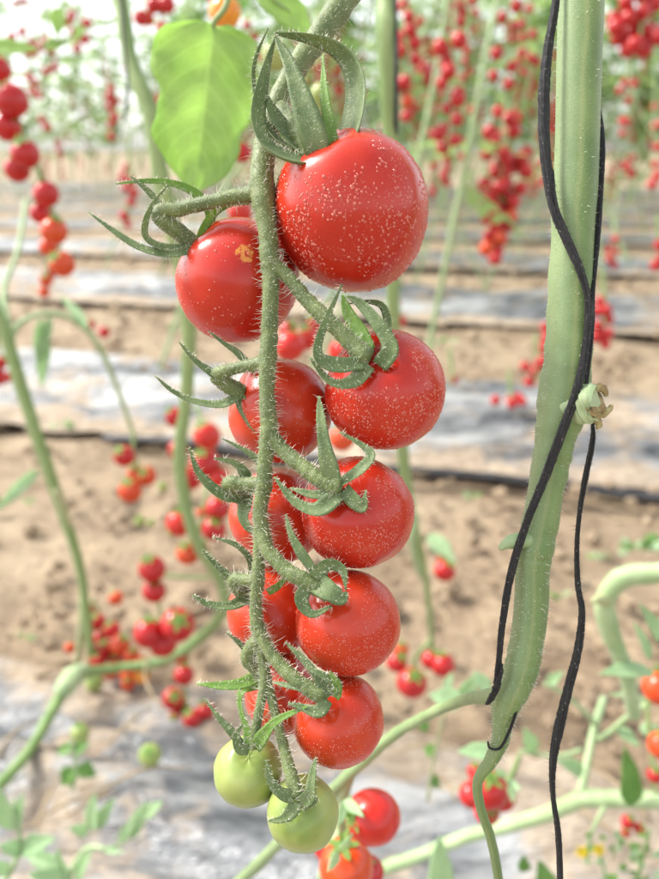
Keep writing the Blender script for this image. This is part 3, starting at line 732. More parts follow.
# clods and crumbs of soil
V, Fc = [], []
def clod(c, r):
    b0 = len(V); s = random.random() * 50
    for i in range(5):
        th = math.pi * (i + .5) / 5
        for j in range(6):
            a = 2 * math.pi * j / 6
            d = Vector((math.sin(th) * math.cos(a), math.sin(th) * math.sin(a), .7 * math.cos(th)))
            V.append(c + d * r * (1 + .6 * noise.noise(d * 1.5 + Vector((s, 0, 0)))))
    for i in range(4):
        for j in range(6):
            a, b_ = b0 + i * 6 + j, b0 + i * 6 + (j + 1) % 6
            Fc.append((a, a + 6, b_ + 6, b_))
    Fc.append(tuple(b0 + j for j in range(6))); Fc.append(tuple(b0 + 24 + j for j in reversed(range(6))))
for _ in range(1900):
    y = .55 + 4.2 * random.random() ** 1.6; x = random.uniform(-.55, .55) * (y + .3)
    r = random.choice((.003, .004, .005, .008, .011)) * (1 + .35 * y) * random.uniform(.6, 1.2)
    clod(Vector((x, y, r * .2)), r)
tag(mesh_obj('soil_clods', V, Fc, M['soil'], smooth=False), 'crumbs and clods of dry soil strewn between the beds', 'soil', kind='stuff')

V, Fc = [], []
for _ in range(240):
    y = .5 + 3.6 * random.random() ** 1.5; x = random.uniform(-.5, .5) * (y + .4); a = random.random() * 3.14; ln = random.uniform(.012, .05) * (1 + .3 * y)
    c = Vector((x, y, .012 + (.045 if ((RN.dot(Vector((x, y, 0))) - .03) % 1.402) < .58 else 0)))
    d = Vector((math.cos(a), math.sin(a), random.gauss(0, .08)))
    q = tube_data([(c - d * ln, .0012), (c + Vector((0, 0, .006)) + d.cross(Vector((0, 0, 1))) * ln * random.gauss(0, .15), .0017), (c + d * ln, .0008)], 6, 5)
    b0 = len(V); V += q[0]; Fc += [tuple(i + b0 for i in f) for f in q[1]]
tag(mesh_obj('dry_litter', V, Fc, M['straw']), 'scattered dry stalks and straw on soil and film', 'litter', kind='stuff')

# ------------------------------------------------------------------ vines of the middle distance
LV = thing('tomato_vine', 'bare vine stem coming down at upper left and bending back along the ground', 'vine', at(5, 775, .80))
dtube('main_stem', [(108, -60, .5, 8), (120, 0, .5, 8), (130, 60, .5, 8), (149, 110, .5, 8.5), (160, 170, .51, 8.5), (174, 235, .53, 8), (188, 310, .56, 7), (187, 390, .6, 6.4), (180, 465, .65, 6.2), (194, 535, .71, 6), (220, 580, .78, 5.8), (224, 608, .82, 5.6), (205, 634, .86, 5.2),
   (165, 660, .88, 5), (118, 668, .88, 4.6), (78, 676, .84, 6.5), (58, 700, .80, 6), (30, 750, .73, 5.4), (-10, 795, .68, 6.5)], M['vine_mid'], LV, n=160, seg=14, wob=.2)
dtube('node', [(85, 668, .85, 5), (72, 678, .83, 11), (62, 692, .80, 8)], M['vine_pale'], LV, n=14, seg=12, wob=.3)
st, _ = dtube('twine', [(112, -60, .49, 1.6), (121, 0, .49, 1.6), (124, 40, .488, 1.5), (128, 85, .488, 1.4), (124, 120, .49, 1.3)], M['black'], None, n=30, seg=8)
tag(st, 'thin black twine along the bare stem at upper left', 'twine')

LV2 = thing('tomato_vine', 'slender vine stem leaning in from the left edge with an arching side shoot', 'vine', at(82, 660, .92))
dtube('main_stem', [(-40, 235, .74, 7), (0, 320, .76, 7), (25, 400, .79, 6.5), (55, 490, .83, 6), (78, 560, .87, 5), (86, 610, .9, 4.5), (92, 665, .93, 4)], M['vine_mid'], LV2, n=60, wob=.1)
dtube('dry_stem', [(56, 490, .82, 3), (74, 540, .86, 3), (83, 585, .9, 4), (80, 640, .92, 4), (77, 672, .93, 3)], M['vine_dry'], LV2, n=40, wob=.2)
dtube('side_shoot', [(8, 345, .77, 5), (18, 325, .77, 3.4), (42, 314, .78, 3), (72, 319, .8, 3), (98, 345, .83, 3), (118, 390, .88, 2.6), (135, 440, .92, 2.2)], M['vine_pale'], LV2, n=50, seg=10)
dtube('side_shoot', [(10, 335, .77, 3.4), (4, 290, .8, 3), (18, 250, .84, 2.6), (26, 200, .88, 2.4)], M['vine_pale'], LV2, n=24, seg=8)
for a, b_, w in (((40, 318, .78), (44, 390, .8), 18), ((50, 316, .78), (36, 372, .79), 12), ((88, 160 + 170, .8), (60, 290, .82), 12), ((38, 470, .81), (-6, 512, .78), 14)):
    dleaf('leaf', a, b_, w, M['leaf_mint'], LV2, (.5, -.3, .8), cup=.4, seed=a[0])

CV = thing('tomato_vine', 'upright bare vine stem in the gap right of the largest tomato', 'vine', at(432, 655, .96))
dtube('main_stem', [(384, -60, .4, 9.5), (386, 0, .4, 9.5), (387, 30, .4, 11), (389, 80, .41, 9.5), (392, 150, .43, 8.5), (393, 240, .46, 7), (394, 330, .5, 6), (401, 430, .6, 6), (407, 490, .68, 6), (414, 525, .74, 5), (424, 570, .82, 3.5), (430, 615, .9, 3), (432, 655, .96, 2.6)], M['vine_mid'], CV, n=90, seg=14, wob=.08)
st, _ = dtube('twine', [(394, -60, .395, 1.8), (396, 20, .395, 1.8), (396, 80, .4, 2.4), (396, 140, .425, 2.4)], M['black'], None, n=24, seg=8)
tag(st, 'short black twine against the upright stem right of the largest tomato', 'twine')
dtube('side_shoot', [(404, 505, .7, 6), (415, 520, .72, 4.5), (412, 545, .76, 3.2), (420, 575, .8, 2.4)], M['vine_pale'], CV, n=20, seg=8)
for a, b_, w in (((428, 535, .78), (456, 560, .76), 22), ((412, 520, .72), (400, 545, .7), 12)):
    dleaf('leaf', a, b_, w, M['leaf_mint'], CV, (.2, -.5, .8), seed=a[0])

# right-hand low branches
RV = thing('tomato_vine', 'pale green vine bending down at the right edge', 'vine', at(628, 690, .42))
dtube('main_stem', [(720, 560, .36, 11), (660, 573, .37, 10.5), (630, 575, .375, 10.5), (612, 587, .38, 10.5), (604, 606, .385, 10), (609, 628, .39, 9.5), (618, 650, .4, 8.5), (626, 672, .41, 8), (634, 715, .43, 7)], M['vine_pale'], RV, n=90, seg=16, wob=.2)
dtube('side_shoot', [(606, 600, .38, 8), (599, 599, .375, 5), (594, 601, .372, 3)], M['vine_dry'], RV, n=10, seg=10, wob=.3)
for a, b_, w, h in (((652, 672, .4), (604, 668, .38), 26, (0, -.9, .5)), ((660, 640, .39), (646, 606, .37), 18, (.5, 0, .8)), ((650, 660, .39), (640, 625, .37), 14, (.5, 0, .8))):
    dleaf('leaf', a, b_, w, M['leaf_mint'], RV, h, seed=a[0], cup=.3)
RV2 = thing('tomato_vine', 'pale green vine lying across the lower right corner with shoots', 'vine', at(560, 806, .5))
dtube('main_stem', [(760, 812, .44, 9.5), (660, 801, .46, 8.6), (620, 799, .47, 8.6), (584, 799, .48, 9), (566, 806, .49, 8), (530, 820, .51, 7.5), (470, 836, .54, 6.5), (420, 856, .57, 6.5), (370, 874, .6, 6.5), (320, 900, .63, 6.5)], M['vine_pale'], RV2, n=120, seg=14, wob=.22)
dtube('side_shoot', [(580, 796, .48, 5), (588, 760, .49, 4), (594, 730, .5, 4), (604, 698, .52, 4)], M['vine_pale'], RV2, n=24, seg=10, wob=.1)
dtube('side_shoot', [(592, 742, .5, 3), (610, 732, .49, 3), (630, 715, .48, 3), (655, 700, .47, 3)], M['vine_pale'], RV2, n=20, seg=8)
dtube('side_shoot', [(596, 725, .5, 2.6), (585, 712, .49, 2.4), (565, 695, .48, 2.2), (545, 684, .47, 2)], M['vine_pale'], RV2, n=20, seg=8)
dtube('side_shoot', [(582, 750, .5, 2.4), (556, 756, .5, 2.2), (520, 751, .5, 2)], M['vine_pale'], RV2, n=14, seg=8)
dtube('side_shoot', [(605, 806, .47, 2.6), (595, 825, .47, 2.2), (588, 845, .48, 2)], M['vine_pale'], RV2, n=14, seg=8)
for a, b_, w, h, mm in (((632, 806, .46), (628, 750, .45), 27, (.2, 0, 1), 'leaf_mid'), ((583, 772, .48), (560, 760, .47), 18, (0, -.5, .8), 'leaf_mint'), ((534, 752, .5), (526, 730, .49), 18, (0, -.4, .9), 'leaf_mint'),
                        ((650, 702, .47), (610, 690, .46), 10, (0, -.9, .4), 'leaf_mint'), ((640, 726, .47), (672, 740, .46), 20, (0, -.7, .6), 'leaf_mint'), ((618, 728, .49), (640, 746, .48), 14, (0, -.5, .8), 'leaf_mint'),
                        ((548, 684, .48), (562, 672, .47), 12, (0, -.5, .8), 'leaf_mint')):
    dleaf('leaf', a, b_, w, M[mm], RV2, h, seed=a[0], cup=.25)
MV = thing('tomato_shoot', 'low leafy shoot between the lowest tomatoes and the thick right vine', 'shoot', gnd(430, 800))
dtube('stem', [(428, 800, .62, 2), (434, 760, .58, 1.8), (444, 715, .52, 1.8), (456, 700, .5, 1.6)], M['vine_dry'], MV, n=20, seg=8)
for a, b_, w, h, mm in (((462, 702, .42), (430, 694, .42), 26, (.1, -.6, .8), 'leaf_mint'), ((462, 700, .43), (478, 674, .42), 18, (.1, -.5, .8), 'leaf_mint'), ((490, 690, .4), (474, 672, .4), 16, (0, -.5, .8), 'leaf_mint'),
                        ((496, 752, .36), (458, 750, .36), 20, (.1, -.6, .7), 'leaf_mint'), ((428, 730, .55), (418, 720, .55), 12, (0, -.5, .8), 'leaf_mid'), ((434, 752, .58), (424, 748, .58), 15, (0, -.5, .8), 'leaf_mid'),
                        ((430, 774, .6), (440, 790, .6), 12, (.4, 0, .9), 'leaf_mid'), ((446, 690, .5), (452, 672, .5), 10, (0, -.5, .8), 'leaf_mint')):
    dleaf('leaf', a, b_, w, M[mm], MV, h, seed=a[1], cup=.2)
# leaf low at the bottom edge, and small bottom leaves
for a, b_, w, h, lab in (((440, 905, .4), (441, 842, .39), 30, (0, -.1, 1), 'pale leaf standing at the bottom edge under the crossing vine'),
                         ((524, 872, .45), (524, 856, .45), 14, (0, -.4, .9), 'tiny leaf at the bottom edge left of the free-hanging twine'),
                         ((552, 900, .44), (540, 862, .44), 26, (0, -.3, .9), 'green leaf at the bottom edge behind the free-hanging twine')):
    tag(dleaf('tomato_leaf', a, b_, w, M['leaf_mid'] if w != 30 else M['leaf_mint'], None, h, seed=w), lab, 'leaf')

# flowering plant lower right
FP = thing('flowering_plant', 'small bushy plant with yellow flowers in the lower right corner', 'plant', at(610, 890, .5))
dtube('stem', [(606, 900, .52, 2.4), (604, 870, .51, 2), (598, 846, .5, 1.6)], M['vine_pale'], FP, n=12, seg=8)
dtube('stem', [(634, 905, .52, 2.4), (640, 870, .51, 2), (650, 830, .5, 1.6)], M['vine_mid'], FP, n=12, seg=8)
for k in range(46):
    x = random.gauss(615, 24) if k < 20 else random.gauss(642, 16); y = random.uniform(832, 885); d = random.uniform(.47, .54)
    x = max(578, x)
    a = random.random() * 6.28; l = random.uniform(7, 14)
    dleaf('leaf', (x, y, d), (x + l * math.cos(a), y + l * math.sin(a) * .8, d + random.uniform(-.01, .01)), l * .6, M['leaf_mint' if k % 3 == 0 else 'leaf_mid'], FP, (random.gauss(0, .5), -.4, 1), m_=6, k_=4, seed=k)
for (x, y) in ((582, 852), (599, 850)):
    for k in range(5):
        a = k * 1.2566 + .3
        dleaf('petal', (x, y, .49), (x + 7 * math.cos(a), y + 7 * math.sin(a), .488), 6, M['flower'], FP, (0, -.2, 1), m_=5, k_=4, seed=k)

# weedy shoots lower left
def shoot(label, stem, leaves, mm='leaf_mint'):
    t = thing('tomato_shoot', label, 'shoot', at(*stem[0][:3]))
    dtube('stem', stem, M['vine_pale'], t, n=24, seg=8)
    for a, b_, w in leaves:
        dleaf('leaf', a, b_, w, M[mm], t, (random.gauss(0, .3), -.55, .85), seed=a[0] + a[1], cup=.25, serr=.12)
    return t
shoot('pale leafy shoot reaching right along the lower left mulch', [(60, 890, .52, 4), (85, 850, .51, 3), (108, 848, .5, 2.2), (128, 838, .5, 2), (145, 815, .5, 1.6)],
      [((128, 838, .5), (146, 804, .49), 18), ((120, 842, .5), (132, 820, .49), 13), ((92, 830, .5), (92, 795, .49), 20), ((96, 828, .5), (112, 800, .49), 15), ((88, 832, .5), (70, 828, .49), 14), ((146, 816, .5), (160, 802, .49), 14), ((104, 850, .5), (122, 852, .49), 7)])
shoot('pale leafy shoot in the bottom left corner', [(-10, 905, .45, 4), (12, 868, .45, 3), (20, 845, .45, 2.4), (14, 800, .45, 2)],
      [((14, 830, .45), (-8, 788, .44), 26), ((16, 828, .45), (20, 796, .44), 15), ((20, 850, .45), (52, 838, .44), 22), ((22, 850, .45), (0, 846, .44), 18), ((10, 872, .45), (-18, 862, .44), 16), ((30, 856, .46), (70, 870, .45), 18)])
shoot('broad serrated pale leaf cluster at the bottom edge, lower left', [(72, 920, .44, 3), (66, 892, .44, 2.4), (60, 870, .44, 2)],
      [((72, 884, .44), (30, 874, .43), 26), ((70, 880, .44), (54, 852, .43), 24), ((76, 880, .44), (88, 852, .43), 18)])
shoot('limp grey-green leaf tuft beside the lower left node', [(72, 790, .70, 2), (76, 765, .70, 2), (70, 740, .70, 1.6)],
      [((74, 768, .70), (60, 786, .70), 20), ((78, 766, .70), (96, 776, .70), 18), ((74, 752, .70), (88, 742, .70), 14), ((72, 748, .70), (56, 752, .70), 14)], 'leaf_mid')
for (x, y, n, sz, lab) in ((642, 552, 12, 17, 'low weed clump on the soil at the right edge above the bending vine'), (604, 560, 6, 12, 'small weed on the path behind the free-hanging twine'), (470, 500, 4, 9, 'sprig of weed at the near edge of the second mulch bed'),
                           (84, 372, 6, 12, 'pale weed under the arching left side shoot'), (62, 430, 5, 11, 'weed on the second mulch bed beside the slender left stem'), (180, 330, 5, 10, 'weed on the far path left of the blemished tomato'),
                           (440, 345, 5, 9, 'weed on the far path right of the second right-hand tomato'), (620, 415, 6, 12, 'weed beside the pruned stub on the second mulch bed'), (30, 505, 3, 9, 'tiny weed on the soil beside the slender left stem'), (460, 800, 8, 16, 'weed on the near mulch left of the forked branch'),
                           (560, 600, 4, 10, 'weed seedling on the soil between the thick vine and twine'), (20, 640, 4, 10, 'tiny weed near the left edge above the near mulch')):
    b0 = gnd(x, y); q = proj(b0); d0 = q[2]
    t = thing('weed', lab, 'weed', b0)
    for k in range(n):
        a = random.uniform(.15, math.pi - .15); l = sz * random.uniform(.7, 1.3); ox = random.gauss(0, sz * .55)
        x1, y1 = x + ox + l * math.cos(a) * .5, y - l * .5 * random.random()
        dleaf('leaf', (x1, y1, d0 - .015), (x1 + l * math.cos(a), y1 - l * math.sin(a) * .55, d0 - .01 + random.uniform(-.02, .02)), l * .5, M['leaf_mint' if k % 2 else 'leaf_mid'], t, (random.gauss(0, .4), -.6, .8), m_=7, k_=4, seed=k)
    dtube('stem', [(x, y + 1, d0, 1), (x - 1, y - sz * .4, d0 - .008, .9), (x + 2, y - sz * .8, d0 - .012, .6)], M['vine_pale'], t, n=8, seg=6)
for (a, b_, w, lab) in (((-14, 48, .5), (37, 46, .5), 22, 'pale oval leaf at the left edge near the top corner'), ((58, 8, .52), (57, 34, .52), 20, 'small pale oval leaf hanging near the top left corner'),
                        ((44, 46, .53), (66, 42, .53), 17, 'pale rounded leaf just right of the oval leaf at top left'), ((82, 26, .52), (76, 40, .52), 12, 'tiny pale leaf nearest the bare upper left stem')):
    tag(dleaf('tomato_leaf', a, b_, w, M['leaf_big'], None, (0, -.3, 1), seed=w), lab, 'leaf')
ls, _ = dtube('leaf_stalk', [(40, 45, .53, 1.4), (62, 40, .53, 1.2), (84, 30, .53, 1), (110, 20, .52, 1.2), (122, 14, .5, 1.6)], M['vine_mid'], LV, n=16, seg=8)

# ------------------------------------------------------------------ smaller tomatoes
FRUIT = {k: ball_mesh('fruit_' + k, M[m_], 32, 22, .12, ta, .03, i) for i, (k, m_, ta) in enumerate((('red', 'far_red', 1.0), ('red2', 'red_dry', 1.05), ('orange', 'far_orange', 1.0), ('yellow', 'yellow', .98), ('green', 'green', 1.0)))}
LOW = {k: ball_mesh('small_fruit_' + k, M[m_], 16, 10, .1, 1.02, .03, 3) for k, m_ in (('red', 'far_red'), ('orange', 'far_orange'), ('yellow', 'yellow'), ('green', 'green'))}
def calyx_mesh():
    V, Fc = [], []
    for k in range(5):
        a = k * 1.2566; b0 = len(V); d = Vector((math.cos(a), math.sin(a), 0)); s = Vector((-d.y, d.x, 0))
        for t, w, h in ((0, .16, .0), (.3, .16, .03), (.65, .12, .02), (.95, .02, .14)):
            c = d * t * .78 + Vector((0, 0, .965 - .16 * t * t + h))
            for e in (-1, 0, 1): V.append(c + s * w * e + Vector((0, 0, .03 * abs(e))))
        for i in range(3):
            for j in range(2):
                q = b0 + i * 3 + j; Fc.append((q, q + 1, q + 4, q + 3))
    b0 = len(V)
    for i, (r, z) in enumerate(((.09, .9), (.07, 1.15), (.08, 1.4))):
        for j in range(6): V.append(Vector((r * math.cos(j * 1.047) + .06 * i, r * math.sin(j * 1.047), z)))
    for i in range(2):
        for j in range(6):
            a, b_ = b0 + i * 6 + j, b0 + i * 6 + (j + 1) % 6; Fc.append((a, b_, b_ + 6, a + 6))
    me = bpy.data.meshes.new('calyx'); me.from_pydata([tuple(v) for v in V], [], Fc)
    me.polygons.foreach_set('use_smooth', [True] * len(me.polygons)); me.materials.append(M['sepal_light'])
    return me
CALYX = calyx_mesh()
n_fruit = len(SUBJ)
def small_tomato(c, r, kind, label, group, ax=None, calyx=True):
    global n_fruit; n_fruit += 1
    me = (FRUIT if calyx else LOW).get(kind) or LOW['red']
    o = bpy.data.objects.new('tomato', me); COL.objects.link(o)
    o.location = c; o.scale = (r,) * 3; o.rotation_mode = 'QUATERNION'
    ax = ax or Vector((random.gauss(0, .35), random.gauss(-.15, .35), 1))
    o.rotation_quaternion = axis_quat(ax); tag(o, label, 'tomato', group)
    if calyx:
        k = bpy.data.objects.new('calyx', CALYX); COL.objects.link(k); k.parent = o; k.rotation_euler = (0, 0, random.random() * 6)
    return o

# (px, py, radius px, distance, kind, label, group)
def bunch(label_fmt, group, items, stalk_pts=None, stalk_label=None, vine=None, calyx=True, sm='vine_mid'):
    for it in items:
        x, y, r, d = it[:4]; r *= 1.14 if .69 < d < 1.2 else 1.0; kind = it[4] if len(it) > 4 else 'red'
        lab = it[5] if len(it) > 5 else label_fmt
        small_tomato(at(x, y, d), r / F * d, kind, lab, group, cv(*it[6]) if len(it) > 6 else None, calyx)
    if stalk_pts:
        o, _ = dtube('fruit_stalk', [(a, b, c, e * 1.5) for a, b, c, e in stalk_pts], M[sm], vine, n=26, seg=8)
        if vine is None: tag(o, stalk_label, 'stalk')

bunch('', 'tomatoes hanging along the left edge', [
    (-2, 70, 13, .64, 'red', 'red tomato cut by the left edge, topmost of the hanging string'), (11, 101, 17, .62, 'red', 'largest red tomato of the hanging string at the left edge'),
    (7, 127, 14, .63, 'red', 'red tomato cut by the left edge below the largest of its string'), (25, 154, 14.5, .62, 'red', 'red tomato in the left string, fourth one from the top'),
    (17, 169, 13, .635, 'red', 'half-covered red tomato tucked behind the fourth of the left string'), (46, 194, 13, .62, 'red', 'red tomato where the left string bends to the right'),
    (40, 213, 10.5, .635, 'red', 'small tomato hidden behind the bend of the left string'), (54, 231, 13.5, .62, 'orange', 'orange-red tomato second from the bottom of the left string'),
    (48, 247, 9, .64, 'orange', 'small orange-red tomato hidden low in the left string'), (62, 264, 13, .62, 'orange', 'lowest large orange-red tomato of the left string')],
    [(-12, 20, .65, 2), (4, 85, .65, 2), (22, 130, .65, 2), (40, 175, .65, 2), (52, 212, .65, 1.6), (60, 248, .65, 1.4)], vine=LV2)
bunch('small orange-red tomato just under the left hanging string', 'small tomatoes under the left string', [(46, 280, 6, .95, 'orange'), (44, 292, 5, .95, 'orange'), (50, 272, 6, .96)], [(48, 255, .95, 1), (46, 275, .95, 1)], vine=LV2, sm='vine_pale')
bunch('small red tomato low at the left edge beside the slender stem', 'small tomatoes at the left edge', [(1, 362, 6, 1.15), (8, 377, 5, 1.15), (-3, 372, 6, 1.15), (0, 380, 5, 1.16)], [(-4, 340, 1.15, 1), (2, 362, 1.15, 1)], vine=LV2)
bunch('', 'tomatoes above the soil path at left', [(104, 332, 6, 1.3, 'red', 'small red tomato under the arch of the left side shoot'), (91, 324, 4.5, 1.35, 'red', 'tiny red tomato on the arch of the left side shoot'),
    (124, 456, 9.5, .85, 'red', 'highest of four red tomatoes left of the bent stem'), (146, 476, 9, .85, 'orange', 'orange-red tomato at right among four left of the bent stem'), (136, 474, 8, .87, 'orange', 'half-hidden orange-red tomato among four left of the bent stem'), (130, 491, 10.5, .84, 'orange', 'lowest of four red tomatoes left of the bent stem')],
    [(133, 430, .87, 1.2), (134, 455, .87, 1.2), (140, 470, .87, 1.2)], vine=LV2)
bunch('', 'tomatoes behind the bent left stem', [
    (175, 417, 9, .85, 'red', 'red tomato peeking out left of the bent stem, topmost of its bunch'), (207, 436, 12, .74, 'red2', 'shiny red tomato right of the bent stem, topmost there'), (205, 463, 13, .76, 'red', 'red tomato behind the two long sepals, second right of the bent stem'),
    (178, 450, 9, .9, 'red', 'red tomato partly covered by the bent stem, upper one'), (190, 478, 11, .84, 'red', 'red tomato partly covered by the bent stem, lower one'), (219, 477, 9, .76, 'red2', 'small glossy red tomato tucked behind the sepal tips at left'),
    (218, 508, 11, .74, 'red', 'red tomato beside the mid truss, upper of a touching pair'), (214, 529, 11, .74, 'red', 'red tomato beside the mid truss, lower of a touching pair'), (179, 523, 11.5, .74, 'red2', 'shiny red tomato on the left inside the bend of the stem'),
    (203, 512, 6, .8, 'orange', 'small orange tomato between the red ones in the stem bend'), (188, 553, 10.5, .76, 'orange', 'orange-red tomato at the bottom of the bent stem bunch'), (200, 549, 8, .77, 'red', 'small red tomato at the bottom of the bent stem bunch')],
    [(196, 405, .86, 1.4), (206, 440, .84, 1.4), (206, 500, .8, 1.3), (196, 540, .79, 1.2)], vine=LV)
for x, y, r in ((163, 487, 5), (140, 521, 5.5), (172, 532, 5), (151, 523, 4)):
    small_tomato(at(x, y, .9), r / F * .9, 'green', 'tiny pale green tomato near the bend of the left stem', 'tiny green tomatoes at left')
bunch('', 'tomatoes over the far edge of the near mulch', [
    (152, 569, 12, .82, 'red', 'upper of two stacked red tomatoes at lower left'), (154, 591, 10.5, .83, 'red', 'lower of two stacked red tomatoes at lower left'),
    (149, 633, 13.5, .8, 'red', 'big red tomato at left of the lying vine bunch'), (178, 625, 15, .79, 'red', 'biggest red tomato above the lying vine at lower left'), (163, 643, 12.5, .81, 'red', 'red tomato squeezed between two big ones on the lying vine'), (170, 631, 12, .84, 'red', 'red tomato mostly hidden behind the big ones on the lying vine')],
    [(210, 578, .83, 1.2), (180, 577, .84, 1.3), (160, 577, .845, 1.2), (158, 600, .845, 1.1), (165, 625, .845, 1.1)], vine=LV)
bunch('small tomato heaped by the lying vine, behind the twin left stems', 'heap of tomatoes by the lying vine', [
    (97, 622, 7.5, .95), (112, 630, 7.5, .94), (116, 598, 6.5, .97, 'orange'), (120, 645, 9, .92, 'orange'), (104, 649, 8, .93), (70, 648, 5, .97, 'orange'), (84, 634, 6, .96), (132, 655, 7, .91, 'orange'), (98, 660, 7, .92), (110, 672, 7, .9, 'orange'),
    (128, 675, 7, .9, 'orange'), (142, 663, 6, .9, 'orange'), (142, 676, 7, .89, 'yellow'), (128, 684, 6, .89, 'orange'), (88, 612, 6, .97), (100, 638, 6, .96), (116, 660, 7, .93)], [(92, 600, .96, 1.2), (105, 625, .96, 1.2), (120, 655, .94, 1)], vine=LV2)
bunch('', 'pale fruit by the left node', [(94, 683, 8, .88, 'green', 'yellow-green tomato beside the knobbly left node')])
bunch('red tomato lying on the mulch just below the lying vine', 'tomatoes on the mulch below the lying vine', [(182, 657, 7, .88), (184, 675, 9, .86), (173, 699, 10, .84), (205, 711, 8, .83), (192, 719, 8.5, .82), (174, 720, 7, .83), (183, 712, 8, .85), (199, 722, 7, .83)],
      [(190, 645, .88, 1.1), (184, 680, .87, 1.1), (188, 710, .86, 1)], vine=LV)
bunch('', 'green tomatoes on the mulch', [(150, 755, 10, .71, 'green', 'round green tomato lying on the mulch left of the truss tip'), (80, 733, 8, .74, 'green', 'small green tomato lying on the mulch near the left node')])
bunch('', 'tomatoes low behind the truss', [
    (373, 817, 27, .26, 'red2', 'glossy blurred red tomato right of the lowest green one', (-.85, -.25, .45)), (347, 823, 16, .29, 'red', 'red tomato showing between the green one and a glossy red one'), (346, 866, 27, .27, 'orange', 'orange-red tomato at the bottom edge below the lowest green one', (-.15, -.9, .3)), (368, 872, 16, .29, 'red', 'red tomato at the bottom edge, right of the orange-red one'), (328, 848, 14, .3, 'red', 'red tomato peeking below the lowest green one')],
    [(352, 770, .265, 4), (342, 800, .28, 4), (340, 830, .285, 4), (330, 850, .28, 4), (322, 880, .29, 4)], vine=V1, sm='vine_pale')
for a, b_, w in (((345, 800, .255), (362, 815, .245), 12), ((345, 800, .255), (340, 826, .25), 10), ((340, 850, .26), (352, 838, .25), 9), ((338, 852, .26), (330, 870, .25), 12)):
    dleaf('side_leaf', a, b_, w, M['leaf_mint'], V1, (.2, -.3, .9), seed=a[0])
bunch('', 'tomatoes behind the side branch at right', [
    (488, 789, 20, .44, 'red', 'largest red tomato behind the forked branch at lower right'), (472, 795, 13, .46, 'red', 'red tomato at left behind the forked branch at lower right'), (502, 797, 14, .45, 'red', 'red tomato at right behind the forked branch at lower right'), (487, 812, 13, .45, 'red', 'lowest red tomato behind the forked branch at lower right'), (475, 771, 8, .47, 'red', 'small red tomato at top behind the forked branch at lower right')],
    [(520, 755, .46, 1.6), (512, 775, .46, 2), (500, 790, .46, 2)], vine=RV2)
for a, b_, w in (((508, 780, .42), (520, 790, .41), 9), ((510, 785, .42), (514, 802, .41), 9), ((506, 776, .42), (496, 770, .41), 8)):
    dleaf('leaf', a, b_, w, M['leaf_mint'], RV2, (.2, -.3, .9), seed=a[0])
bunch('', 'tomatoes low right of the mid truss', [
    (412, 683, 13.5, .72, 'red', 'lowest and largest tomato of the small bunch right of the truss'), (397, 662, 9.5, .74, 'red', 'tomato at left of the small bunch right of the truss'), (443, 665, 10.5, .73, 'red', 'tomato at right of the small bunch right of the truss'), (431, 660, 8.5, .74, 'red', 'tomato in the middle of the small bunch right of the truss'), (401, 650, 7, .76, 'orange', 'topmost tomato of the small bunch right of the truss')],
    [(431, 640, .75, 1.4), (418, 655, .75, 1.4), (412, 668, .75, 1.2)], vine=CV)
bunch('', 'pair of tomatoes on the path', [(445, 571, 9.5, .85, 'red', 'red tomato with a pale leaf, alone over the path right of the truss'), (442, 560, 5, .88, 'red', 'tiny tomato above the lone red one over the path')], [(432, 545, .87, 1), (440, 556, .87, 1)], vine=CV)
bunch('', 'orange tomatoes at the right edge', [(660, 688, 17, .44, 'orange', 'orange tomato cut by the right edge under a curled sepal'), (662, 745, 14, .45, 'orange', 'orange tomato cut by the right edge, lower one'), (655, 775, 8, .46, 'red', 'small red tomato at the right edge under the orange ones')],
      [(652, 670, .46, 1.6), (648, 710, .46, 1.6), (652, 750, .46, 1.4), (654, 790, .46, 1.4)], vine=RV2)
bunch('small red tomato low in the bushy plant at lower right', 'tomatoes in the lower right corner', [(628, 822, 7, .52), (640, 829, 6, .52), (626, 832, 5, .53)])
bunch('', 'tomatoes just behind the truss', [
    (290, 346, 15, .5, 'red2', 'blurred red tomato between the stalk and the second right tomato'), (306, 338, 12, .52, 'red2', 'blurred red tomato just below the largest one'), (343, 352, 14, .5, 'red2', 'blurred red tomato behind the looped calyx'), (318, 322, 11, .54, 'red', 'blurred red tomato under the bottom of the largest one'),
    (342, 438, 13, .45, 'orange', 'blurred orange-red tomato between the second and third right tomatoes'), (288, 330, 9, .55, 'red', 'small blurred red tomato right of the stalk below the largest one'), (240, 212, 12, .5, 'red2', 'blurred red tomato above the blemished one'), (242, 152, 10, .5, 'red', 'blurred red tomato right of the big light green leaf')],
    [(335, 290, .56, 1.5), (315, 320, .56, 1.5), (300, 345, .55, 1.4)], 'thin fruit stalk behind the truss below the largest tomato')
bunch('', 'yellow tomatoes at the top', [(225, 12, 16, .42, 'yellow', 'yellow-orange tomato behind the stalk of the big light green leaf'), (214, -8, 10, .44, 'orange', 'orange tomato cut by the top edge above the big leaf'), (226, 38, 11, .45, 'green', 'pale green tomato under the yellow-orange one')])
bunch('', 'pale unripe fruit behind the calyx', [(276, 55, 15, .4, 'green', 'pale green blurred tomato inside the curled calyx loop'), (322, 95, 12, .42, 'green', 'pale green blurred tomato behind the right loop of the curled calyx'), (300, 20, 12, .45, 'green', 'pale green blurred tomato behind the top of the stalk')])

